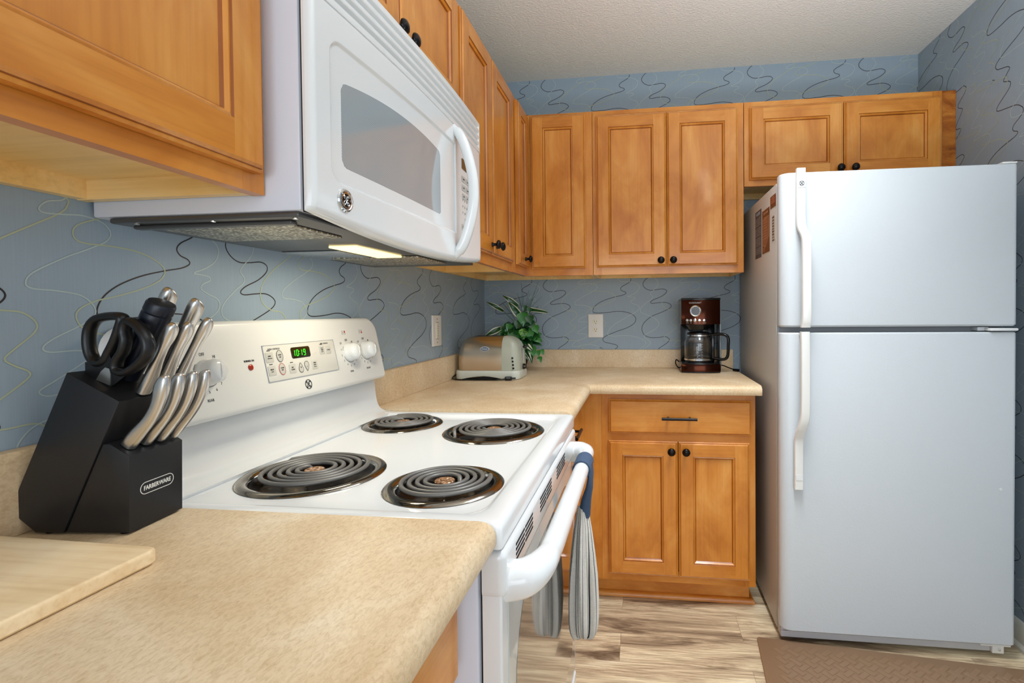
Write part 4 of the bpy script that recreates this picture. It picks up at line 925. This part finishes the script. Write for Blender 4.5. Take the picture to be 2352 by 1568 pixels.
# scissors
t = thing('kitchen_scissors', 'black-handled kitchen scissors in the near end of the knife block', 'scissors', (.105, -2.02, 1.115))
SL = [(0.0943,1.1851),(0.1042,1.1978),(0.1201,1.2021),(0.1390,1.2024),(0.1456,1.1985),(0.1419,1.1868),(0.1347,1.1703),(0.1254,1.1546),(0.1172,1.1419),(0.1059,1.1394),(0.0965,1.1477),(0.0920,1.1654)]; SR = [(0.1521,1.1945),(0.1620,1.1935),(0.1727,1.1847),(0.1811,1.1721),(0.1829,1.1576),(0.1771,1.1460),(0.1636,1.1343),(0.1468,1.1264),(0.1347,1.1312),(0.1362,1.1429),(0.1454,1.1556),(0.1497,1.1702),(0.1479,1.1829)]
for P in (SL, SR):
    P_ = smooth_path([(x, -2.0215, z) for x, z in P], 5, True)
    MB().tube(P_, .0088, 14, closed=True, upref=(0, 1, 0), flat=.66).build('finger_loop', black_pl, t, ang=1.2)
def plate(pts, y, th, mat, name, lab=None, bev=.002):
    M0 = Matrix(((1, 0, 0, 0), (0, 0, -1, y), (0, 1, 0, 0), (0, 0, 0, 1)))
    q = MB().slab(pts, th, M0, 0, bev, 3); return q.build(name, mat, t, ang=.6, label=lab)
plate([(0.0939,1.1162),(0.0940,1.1379),(0.1047,1.1379),(0.1183,1.1438),(0.1264,1.1507),(0.1325,1.1312),(0.1546,1.1284),(0.1354,1.1146),(0.1211,1.1051),(0.1095,1.1114)], -2.0165, .010, black_pl, 'shank', bev=.003)
plate([(0.1098,1.1176),(0.1174,1.1284),(0.1237,1.1333),(0.1292,1.1318),(0.1306,1.1251),(0.1296,1.1105)], -2.0262, .0016, steel, 'pivot_plate', 'steel plate over the pivot', .0006)

# ------------------------------------------------------------------ cutting board
t = thing('cutting_board', 'pale bamboo cutting board at the edge of the near counter', 'cutting board', (.02, -2.23, CT))
MB().slab(rrect(-.26, .136, -.15, .148, .012, 5), .0175, T(.136, -2.2405, CT+.0006) @ RZ(math.radians(-1.5)), 0, .004, 3, .003).build('board', bamboo, t, M=None)

# ------------------------------------------------------------------ toaster
to = thing('toaster', 'brushed steel two-slice toaster with a grey base in the counter corner', 'toaster', (.17, -.435, CT))
TX0, TX1, TY0, TY1 = .030, .3135, -.519, -.353
def body(clip0, clip1, grow=0.):
    L = []
    for z, ix0, ix1, iy in [(.953, .006, .000, .004), (.985, .005, .001, .003), (1.02, .006, .003, .004), (1.05, .011, .008, .007), (1.07, .019, .016, .013), (1.083, .028, .027, .021), (1.093, .040, .040, .031), (1.0985, .053, .052, .041), (1.1005, .062, .06, .05)]:
        r = .03 if z < 1.06 else .026
        row = rrect(TX0+ix0-grow, TX1-ix1+grow, TY0+iy-grow, TY1-iy+grow, r, 6)
        L.append([(min(max(x, clip0), clip1), y, z) for x, y in row])
    return L
bx = .238
MB().loops(body(TX0, bx)).build('steel_shell', steel_w, to, ang=.8)
MB().loops(body(bx+.0006, TX1, .0012)).build('end_cap', M_('sage_grey_plastic', (176, 180, 164), .35), to, ang=.8)
def base_loop(g, zf): return [(x, y, zf(x, y)) for x, y in rrect(TX0-.004-g, TX1+.003+g, TY0-.004-g, TY1+.004+g, .032, 8)]
arch = lambda x, y: CT+.001+(.013*math.sin(pi*(x-TX0-.03)/.19) if TX0+.03 < x < TX0+.22 else 0)
def dense(P):
    o_ = []
    for k in range(len(P)):
        p, r = P[k], P[(k+1) % len(P)]; n_ = max(1, int(math.hypot(p[0]-r[0], p[1]-r[1])/.012))
        for s in range(n_): o_.append((p[0]+(r[0]-p[0])*s/n_, p[1]+(r[1]-p[1])*s/n_))
    return o_
pl0 = dense(rrect(TX0-.004, TX1+.003, TY0-.004, TY1+.004, .032, 8)); pl1 = inset(pl0, .0015); pl2 = inset(pl0, .004)
q = MB().loops([[(x, y, arch(x, y)+.001) for x, y in pl1], [(x, y, arch(x, y)+.004) for x, y in pl0], [(x, y, .944) for x, y in pl0], [(x, y, .950) for x, y in pl1], [(x, y, .9525) for x, y in pl2]])
q.build('base', M_('pale_sage_plastic', (206, 210, 198), .35), to, ang=.7)
MB().box(TX0+.012, TX1-.012, TY0+.010, TY1-.010, CT+.0012, CT+.016).build('crumb_tray', slot_m, to)
for y in (-.455, -.417): MB().box(.100, .232, y-.009, y+.009, 1.0985, 1.1012, 0, .001).build('bread_slot', slot_m, to)
Mo = frame((.1640, TY0+.0030, 1.047), (1, 0, 0), (0, -.03, 1)); q = MB(); q.slab([(.0205*math.cos(2*pi*k/28), .0105*math.sin(2*pi*k/28)) for k in range(28)], .0014, Mo, 0, .0006, 2); q.slab([(.0185*math.cos(2*pi*k/28), .0088*math.sin(2*pi*k/28)) for k in range(28)], .0018, Mo, 1); q.text('Oster', .0115, Mo @ T(0, 0, .0018), 0, .0002)
q.build('maker_badge', [M_('badge_silver', (220, 222, 224), .3), M_('badge_slate', (96, 112, 134), .35)], to, label='oval slate badge reading Oster')
for k in range(4):
    q = MB(); zz = 1.008-k*.0148; Mq = frame((.287+k*.0013, TY0+.0015, zz), (1, 0, 0), (0, 0, 1)); q.lathe([(.0044, 0), (.0044, .002), (.003, .003), (.001, .003)], Mq, 14); q.build('push_button', black_gl, to)
q = MB(); Mq = frame((TX1+.002, -.436, 1.052), (0, 1, 0), (0, 0, 1)); q.box(-.014, .014, -.005, .006, 0, .018, 0, .004, M=Mq); q.build('lever', black_gl, to)
MB().box(TX1+.001, TX1+.0025, -.440, -.432, .98, 1.045).build('lever_slot', M_('lever_track', (208, 210, 206), .4), to)
MB().lathe([(.0125, 0), (.0125, .006), (.0105, .013), (.004, .0155), (.001, .0156)], frame((TX1+.0015, -.436, .964), (0, 1, 0), (0, 0, 1)), 22).build('browning_dial', M_('dark_chrome', (70, 68, 66), .15, metal=1.0), to)
cordp = smooth_path([(.05, -.36, 1.00), (.026, -.372, .975), (.0225, -.42, .945), (.0225, -.49, CT+.018), (.0235, -.536, CT+.008), (.05, -.553, CT+.004), (.12, -.557, CT+.004), (.20, -.555, CT+.004), (.245, -.550, CT+.004), (.262, -.546, CT+.008)], 5)
q = MB().tube(cordp, .0030, 8); q.box(-.016, .014, -.009, .009, -.007, .009, 0, .003, M=T(.276, -.543, CT+.0085) @ RZ(.25))
for dz in (-.0045, .0045): q.box(.014, .030, -.0035+dz, -.0020+dz, -.001, .004, 0, M=T(.276, -.543, CT+.0085) @ RZ(.25))
q.build('power_cord', black_gl, to, label='black cord with its plug lying in front')

# ------------------------------------------------------------------ potted plant
pp = thing('potted_plant', 'leafy green artificial plant in a brown ribbed pot behind the toaster', 'plant', (.222, -.155, CT))
PX, PY = .232, -.150
q = MB(); prof_ = [(.028, .001), (.032, .002), (.033, .010), (.026, .016), (.029, .03), (.040, .07), (.049, .105), (.052, .112), (.049, .114), (.045, .105)]
q.lathe(prof_, T(PX, PY, CT), 40, 0, cap1=False)
for k in range(20):
    a = 2*pi*k/20; q.tube([(PX+r*math.cos(a), PY+r*math.sin(a), CT+z) for r, z in ((.0275, .018), (.0405, .07), (.0495, .106))], .0022, 5)
q.build('pot', pot_m, pp)
MB().lathe([(.044, .098), (.03, .104), (.001, .106)], T(PX, PY, CT), 20, cap0=False).build('soil', M_('dark_soil', (36, 28, 22), .9), pp)
random.seed(11)
def leaf(mb, base, tip, wd, droop=.0, fold=.25, mi=0, edge=None, up=(0, 0, 1), n=9, shape='heart', wave=0.):
    b0, t0 = Vector(base), Vector(tip); ax = t0-b0; ln = ax.length; d = ax.normalized(); s = d.cross(Vector(up))
    if s.length < .05: s = d.cross(Vector((1, 0, 0)))
    s.normalize(); nn = s.cross(d); rows = []
    for i in range(n+1):
        t = i/n
        wv_ = {'heart': (math.sin(pi*min(1, t*.93+.07)**.62)), 'strap': math.sin(pi*(.06+.94*t)**.8)**.55*(1-.25*t)}[shape] if 0 < t < 1 else (.25 if t == 0 and shape == 'heart' else .02)
        c = b0+d*(ln*t)+nn*(ln*(.5*droop*(4*t*(1-t))))
        w_ = wd*wv_; wz_ = wave*math.sin(t*9)*wd
        row = [c-s*w_+nn*(fold*w_+wz_), c-s*(w_*.72)+nn*(fold*w_*.72+wz_*.6), c, c+s*(w_*.72)+nn*(fold*w_*.72-wz_*.6), c+s*w_+nn*(fold*w_-wz_)]
        rows.append(row)
    vs = [p for r in rows for p in r]; fs = []; ms = []
    for i in range(n):
        for j in range(4):
            fs.append((i*5+j, i*5+j+1, (i+1)*5+j+1, (i+1)*5+j)); ms.append(edge if edge is not None and j in (0, 3) else mi)
    mb.add(vs, fs, ms)
LM = [leaf_d, leaf_m, leaf_l, leaf_w]
# upright stems with long cream-edged leaves
q = MB()
STR = [((.150, -.150, 1.21), (.060, -.165, 1.262), .012, .12), ((.228, -.160, 1.235), (.150, -.185, 1.292), .015, .15), ((.245, -.175, 1.175), (.186, -.20, 1.258), .020, .15), ((.262, -.165, 1.218), (.386, -.19, 1.202), .013, .25), ((.170, -.19, 1.135), (.070, -.25, 1.083), .016, .2), ((.245, -.18, 1.055), (.300, -.24, .985), .014, .2), ((.30, -.16, 1.15), (.335, -.18, 1.09), .015, .2)]
for b_, t_, w_, dr_ in STR: leaf(q, b_, t_, w_, dr_*.6, .25, 0, 3, n=14, shape='strap', wave=.35, up=(0, -1, .45))
for z in range(5): q.tube(smooth_path([(PX+.012*math.cos(z*1.3), PY+.012*math.sin(z*1.3), 1.01), (PX+.018*math.cos(z*1.3+.4), PY+.01, 1.10), (STR[z][0][0], STR[z][0][1], STR[z][0][2])], 4), .0016, 6, 1)
q.build('variegated_leaves', LM, pp, ang=1.2, label='long dark leaves with cream edges')
q = MB(); cen = Vector((PX, PY-.01, 1.075))
HL = [((.255, -.195, 1.205), (.262, -.205, 1.135), .030, 1), ((.215, -.215, 1.12), (.222, -.225, 1.045), .030, 1), ((.262, -.215, 1.125), (.268, -.22, 1.072), .022, 2), ((.285, -.205, 1.125), (.300, -.215, 1.065), .028, 1), ((.315, -.19, 1.09), (.345, -.20, 1.055), .024, 1), ((.165, -.205, 1.10), (.168, -.215, 1.06), .018, 2), ((.185, -.21, 1.105), (.176, -.22, 1.055), .016, 2), ((.19, -.20, 1.135), (.172, -.21, 1.105), .018, 1), ((.235, -.22, 1.06), (.285, -.235, 1.025), .022, 0), ((.285, -.215, 1.05), (.315, -.225, 1.015), .020, 0), ((.28, -.21, 1.02), (.31, -.23, .955), .024, 0), ((.262, -.215, 1.03), (.256, -.225, .985), .016, 2), ((.325, -.19, 1.015), (.338, -.20, .985), .017, 1), ((.335, -.185, .985), (.348, -.195, .955), .013, 1), ((.345, -.185, 1.02), (.362, -.19, .992), .013, 1), ((.29, -.19, 1.16), (.315, -.195, 1.12), .022, 0), ((.14, -.19, 1.07), (.11, -.2, 1.04), .02, 0), ((.27, -.18, 1.24), (.255, -.185, 1.205), .015, 0), ((.29, -.185, 1.23), (.285, -.19, 1.195), .014, 0)]
HL += [((.16, -.20, 1.125), (.145, -.215, 1.085), .020, 1), ((.15, -.21, 1.09), (.128, -.22, 1.055), .018, 2), ((.20, -.215, 1.15), (.185, -.225, 1.11), .018, 1), ((.24, -.20, 1.165), (.232, -.215, 1.12), .022, 0), ((.29, -.20, 1.19), (.30, -.21, 1.145), .022, 0), ((.30, -.21, 1.04), (.32, -.225, .985), .022, 1), ((.17, -.21, 1.14), (.15, -.22, 1.12), .016, 0), ((.315, -.2, 1.14), (.335, -.21, 1.10), .02, 1)]
for b_, t_, w_, mi_ in HL: leaf(q, b_, t_, w_, .1, .2, mi_, up=(.2, -1, .3))
for k in range(240):
    a = random.uniform(0, 2*pi); el = random.uniform(-.35, 1.0); r = random.uniform(.03, .09)
    c = cen+Vector((math.cos(a)*math.cos(el)*r, math.sin(a)*math.cos(el)*r*.75, math.sin(el)*r*1.0)); dd = Vector((math.cos(a), math.sin(a), random.uniform(-.9, .3))).normalized()
    if c.y+dd.y*.045 > -.03 or c.z < 1.0: continue
    leaf(q, c, c+dd*random.uniform(.03, .05), random.uniform(.012, .02), .15, .25, random.choice((0, 0, 0, 1, 1)), up=(dd.x*.5, -1, 1))
for b_, t_, w_ in (((.225, -.225, 1.05), (.275, -.24, 1.02), .004), ((.285, -.222, 1.045), (.312, -.232, 1.02), .004), ((.285, -.218, 1.015), (.307, -.232, .965), .003)):
    for o_ in (-.5, .5): leaf(q, Vector(b_)+Vector((o_*.012, -.004, o_*.012)), Vector(t_)+Vector((o_*.006, -.004, o_*.006)), w_, .1, .1, 3, up=(.2, -1, .3))
q.build('foliage', LM, pp, ang=1.2)
q = MB()
for k in range(14):
    x0 = .235+.028*(k/13); lean = random.uniform(-.05, .12)
    zt_ = random.uniform(1.27, 1.372); pts = smooth_path([(x0, -.165, 1.10), (x0+lean*.3, -.16, 1.2), (x0+lean, -.155+random.uniform(-.02, .02), zt_)], 5)
    q.tube(pts, [.0012*(1-.6*i/len(pts)) for i in range(len(pts))], 5)
for e in ((.33, -.17, 1.235), (.355, -.18, 1.20), (.15, -.17, 1.25)): q.tube(smooth_path([(.245, -.165, 1.1), ((.245+e[0])/2, -.165, 1.19), e], 5), .0011, 5)
q.build('grass_blades', grass_m, pp, ang=1.2)

# ------------------------------------------------------------------ coffee maker and carafe
cm = thing('coffee_maker', 'dark copper and black drip coffee maker on the back counter', 'coffee maker', (1.115, -.16, CT))
KX, KYF, KYB = 1.1155, -.248, -.060
def dshape(w_, yf, yb, bulge=.028):
    return [(KX+w_/2, yb)]+[(KX-w_/2, yb)]+[(KX-w_/2+w_*k/16, yf+bulge-bulge*math.sin(pi*(.12+.76*k/16))/1.0) for k in range(17)]
dsh = lambda w_, yf, yb, bl=.028: dshape(w_, yf, yb, bl)
MB().slab(dsh(.176, KYF+.003, KYB), .006, T(0, 0, CT+.0008), 0).build('foot_plate', black_pl, cm)
MB().slab(dsh(.180, KYF, KYB), .034, T(0, 0, CT+.007), 0, .002, 2).build('base', copper, cm, ang=.5)
MB().slab(dsh(.172, KYF+.006, KYB), .004, T(0, 0, CT+.0412), 0, .001).build('base_deck', black_gl, cm)
MB().lathe([(.062, 0), (.062, .003), (.058, .0035), (.001, .0035)], T(KX-.004, -.172, CT+.0452), 32).build('warming_plate', black_pl, cm)
q = MB(); q.box(KX-.082, KX+.082, -.105, KYB, CT+.045, 1.150, 0, .004); q.build('water_column', black_gl, cm)
MB().slab(dsh(.178, KYF+.002, KYB), .1135, T(0, 0, 1.1415), 0, .002, 2).build('brew_head', copper, cm, ang=.5, label='dark copper brew head')
MB().slab(dsh(.180, KYF, KYB), .0095, T(0, 0, 1.2552), 0, .003, 2).build('lid', black_gl, cm)
MB().lathe([(.045, 0), (.058, .022), (.060, .0265)], T(KX-.004, -.172, 1.1145), 28).build('filter_basket', black_gl, cm)
MB().box(KX+.0905, KX+.098, -.20, KYB, CT+.012, 1.252, 0, .003).build('water_gauge', M_('smoke_clear_plastic', (120, 130, 136), .15, coat=.4), cm)
def yfront(x): 
    k = (x-(KX-.089))/.178; return KYF+.002+.028-.028*math.sin(pi*(.12+.76*min(1, max(0, k))))
def cf(x, z, d=0.): return frame((x, yfront(x)-d, z), (1, (yfront(x+.002)-yfront(x-.002))/.004, 0), (0, 0, 1))
q = MB(); q.lathe([(.0265, 0), (.0265, .004), (.0245, .006), (.0215, .005), (.0205, .0025), (.001, .0025)], cf(1.0905, 1.2045, -.001), 36, 0); q.build('clock_dial', chrome, cm)
MB().lathe([(.0203, .0026), (.0203, .0032), (.001, .0034)], cf(1.0905, 1.2045, -.001), 30).build('clock_face', M_('dark_clock_face', (48, 40, 34), .1), cm)
for k, x in enumerate((1.0535, 1.0695, 1.0880, 1.1080, 1.1290)):
    MB().lathe([(.0066+.0012*(k == 2), 0), (.0066+.0012*(k == 2), .0025), (.005, .004), (.001, .0043)], cf(x, 1.1610, -.0005), 18).build('button', chrome, cm)
q = MB(); 
for k, ch in enumerate('CUISINART'): q.text(ch, .0105, cf(1.0905+(-.0262, -.0188, -.0132, -.0090, -.0044, .0014, .0092, .0162, .0230)[k], 1.2415, .0002), 0, .0002, .92)
for k, x in enumerate((1.0535, 1.0695, 1.0880, 1.1080, 1.1290)): q.text(('PROG', 'HR', '1-4 CUP', 'MIN', 'ON/OFF')[k], .0044, cf(x, 1.1485, .0003), 0, .0002)
q.build('lettering', M_('silver_print', (190, 190, 186), .4), cm)
cord = smooth_path([(KX+.09, -.09, CT+.020), (1.235, -.10, CT+.022), (1.262, -.115, CT+.012), (1.284, -.15, CT+.006)], 5); q = MB().tube(cord, .0028, 8); q.box(-.017, .017, -.007, .007, -.006, .006, 0, .002, M=T(1.286, -.168, CT+.0075) @ RZ(-1.0)); q.tube(smooth_path([(1.03, -.075, CT+.035), (1.012, -.085, CT+.048), (1.008, -.10, CT+.03), (1.02, -.105, CT+.012), (1.032, -.10, CT+.012)], 5), .0028, 8)
q.build('power_cord', black_gl, cm)
ca = thing('coffee_carafe', 'glass coffee carafe with a black handle sitting in the coffee maker', 'carafe', (KX-.004, -.172, CT+.049))
CXc, CYc = KX-.004, -.172; CZc = CT+.0490
prf = [(.056, .0), (.0655, .004), (.0665, .012), (.0665, .085), (.065, .098), (.058, .112), (.052, .120), (.053, .126), (.055, .131)]
q = MB(); q.lathe(prf+[(r-.0022, z+.0006) for r, z in prf[::-1][:-2]]+[(.060, .0042), (.055, .003)], T(CXc, CYc, CZc), 44, 0, True, True); q.build('glass_body', glass, ca, ang=.9)
q = MB()
for z in (.012, .1255): q.lathe([(.0672 if z < .1 else .0545, z-.003), (.0676 if z < .1 else .0552, z-.003), (.0676 if z < .1 else .0552, z+.003), (.0672 if z < .1 else .0545, z+.003)], T(CXc, CYc, CZc), 44, 0, False, False)
q.build('metal_band', chrome, ca)
MB().lathe([(.054, .1312), (.055, .1325), (.053, .138), (.03, .143), (.001, .144)], T(CXc, CYc, CZc), 32).build('carafe_lid', black_gl, ca)
hx = CXc+.066
hpth = smooth_path([(hx-.018, CYc-.022, CZc+.126), (hx+.01, CYc-.035, CZc+.132), (hx+.045, CYc-.048, CZc+.130), (hx+.0625, CYc-.054, CZc+.115), (hx+.063, CYc-.054, CZc+.075), (hx+.060, CYc-.052, CZc+.030), (hx+.045, CYc-.046, CZc+.014), (hx+.012, CYc-.034, CZc+.016), (hx-.004, CYc-.026, CZc+.018)], 5)
q = MB().tube(hpth, .0088, 12, upref=(.35, 1, 0), flat=.8); q.box(hx-.010, hx+.004, CYc-.036, CYc-.018, CZc+.016, CZc+.13, 0, .003); q.build('carafe_handle', black_gl, ca, ang=1.0)
q = MB()
for k in range(6): q.text(str(12-2*k), .007, frame((CXc-.012, CYc-.0668, CZc+.085-k*.012), (1, .15, 0), (0, 0, 1)), 0, .0001); q.box(-.004, .004, -.0004, .0004, 0, .0002, 0, M=frame((CXc+.008, CYc-.0670, CZc+.085-k*.012), (1, -.1, 0), (0, 0, 1)))
q.build('cup_marks', MATS['silver_print'], ca)

# ------------------------------------------------------------------ wall plates
t = thing('wall_outlet', 'white duplex wall outlet on the back wall above the counter', 'outlet', (.6025, 0, 1.069))
Mo = frame((.6026, -.0010, 1.1313), (1, 0, 0), (0, 0, 1)); MB().slab(rrect(-.0395, .0395, -.0615, .0615, .003, 3), .006, Mo, 0, .0025, 3).build('wall_plate', plate_m, t)
for dz in (.0205, -.0205):
    q = MB(); q.slab([(max(-.0155, min(.0155, .0175*math.cos(2*pi*k/28))), .0145*math.sin(2*pi*k/28)) for k in range(28)], .0016, Mo @ T(0, dz, .0061), 0, .0006, 2); so = q.build('receptacle', sock_m, t)
    q = MB()
    for dx in (-.0062, .0058): q.box(dx-.0009, dx+.0009, -.001, .0068, 0, .0005, M=Mo @ T(0, dz, .0077))
    q.lathe([(.0022, 0), (.0022, .0005)], Mo @ T(0, dz-.0075, .0077), 12); q.build('slots', slot_m, so)
t = thing('dimmer_switch', 'white slider dimmer switch plate on the left wall by the toaster', 'switch', (0, -.651, 1.07))
Mo = frame((.0010, -.6515, 1.1325), (0, 1, 0), (0, 0, 1)); MB().slab(rrect(-.0435, .0435, -.0635, .0635, .003, 3), .006, Mo, 0, .0025, 3).build('wall_plate', plate_m, t)
q = MB(); q.slab(rrect(-.0145, .0145, -.033, .033, .0015, 2), .0022, Mo @ T(0, 0, .0061), 0, .0006, 2); so = q.build('slider_panel', sock_m, t)
q = MB(); q.box(-.0145, .0145, .0338, .0350, 0, .001, 0, M=Mo @ T(0, 0, .0061)); q.box(-.0145, .0145, -.035, -.0338, 0, .001, 0, M=Mo @ T(0, 0, .0061))
for k in range(5): q.box(.002, .006, -.022+k*.0095, -.019+k*.0095, 0, .0004, 0, M=Mo @ T(0, 0, .0084))
for s in (-.048, .048): q.lathe([(.003, 0), (.003, .0004)], Mo @ T(0, s, .006), 10)
q.build('marks', M_('plate_grey_mark', (120, 116, 108), .5), so)

# ------------------------------------------------------------------ floor mat: raised woven lozenges
t = thing('floor_mat', 'brown rubber kitchen floor mat with an embossed woven pattern in front of the refrigerator', 'mat', (1.68, -1.0, 0))
MM = T(1.2515, -.737, .0008) @ RZ(math.radians(-5.2)); MWd, MHt = .90, .55
MB().slab(rrect(0, MWd, -MHt, 0, .010, 4), .0085, MM, 0, .004, 3).build('mat_base', rubber, t)
q = MB(); q.slab(rrect(.012, MWd-.012, -MHt+.012, -.012, .006, 3), .0092, MM @ T(0, 0, 0), 0, .0005, 1) if False else None
S2 = .032
random.seed(2)
u_ = Vector((math.cos(pi/4), math.sin(pi/4))); v_ = Vector((-u_.y, u_.x))
for i in range(-30, 31):
    for j in range(-30, 31):
        c = u_*(i*S2)+v_*(j*S2)+Vector((MWd/2, -MHt/2))
        hz_ = (i+j) % 2 == 0; a, b2 = (.0205, .0088) if hz_ else (.0088, .0205)
        for off in ((-.0105, 0, .0105) if False else (0,)):
            if not (.045 < c.x < MWd-.045 and -MHt+.045 < c.y < -.045): continue
            Mx = MM @ T(c.x, c.y, .0084) @ RZ(pi/4)
            if hz_: q.slab([(-a, -b2), (a, -b2), (a, b2), (-a, b2)], .0018, Mx, 0, .0012, 1); 
            else: q.slab([(-a, -b2), (a, -b2), (a, b2), (-a, b2)], .0018, Mx, 0, .0012, 1)
q.build('embossed_pattern', rubber, t, ang=.3)
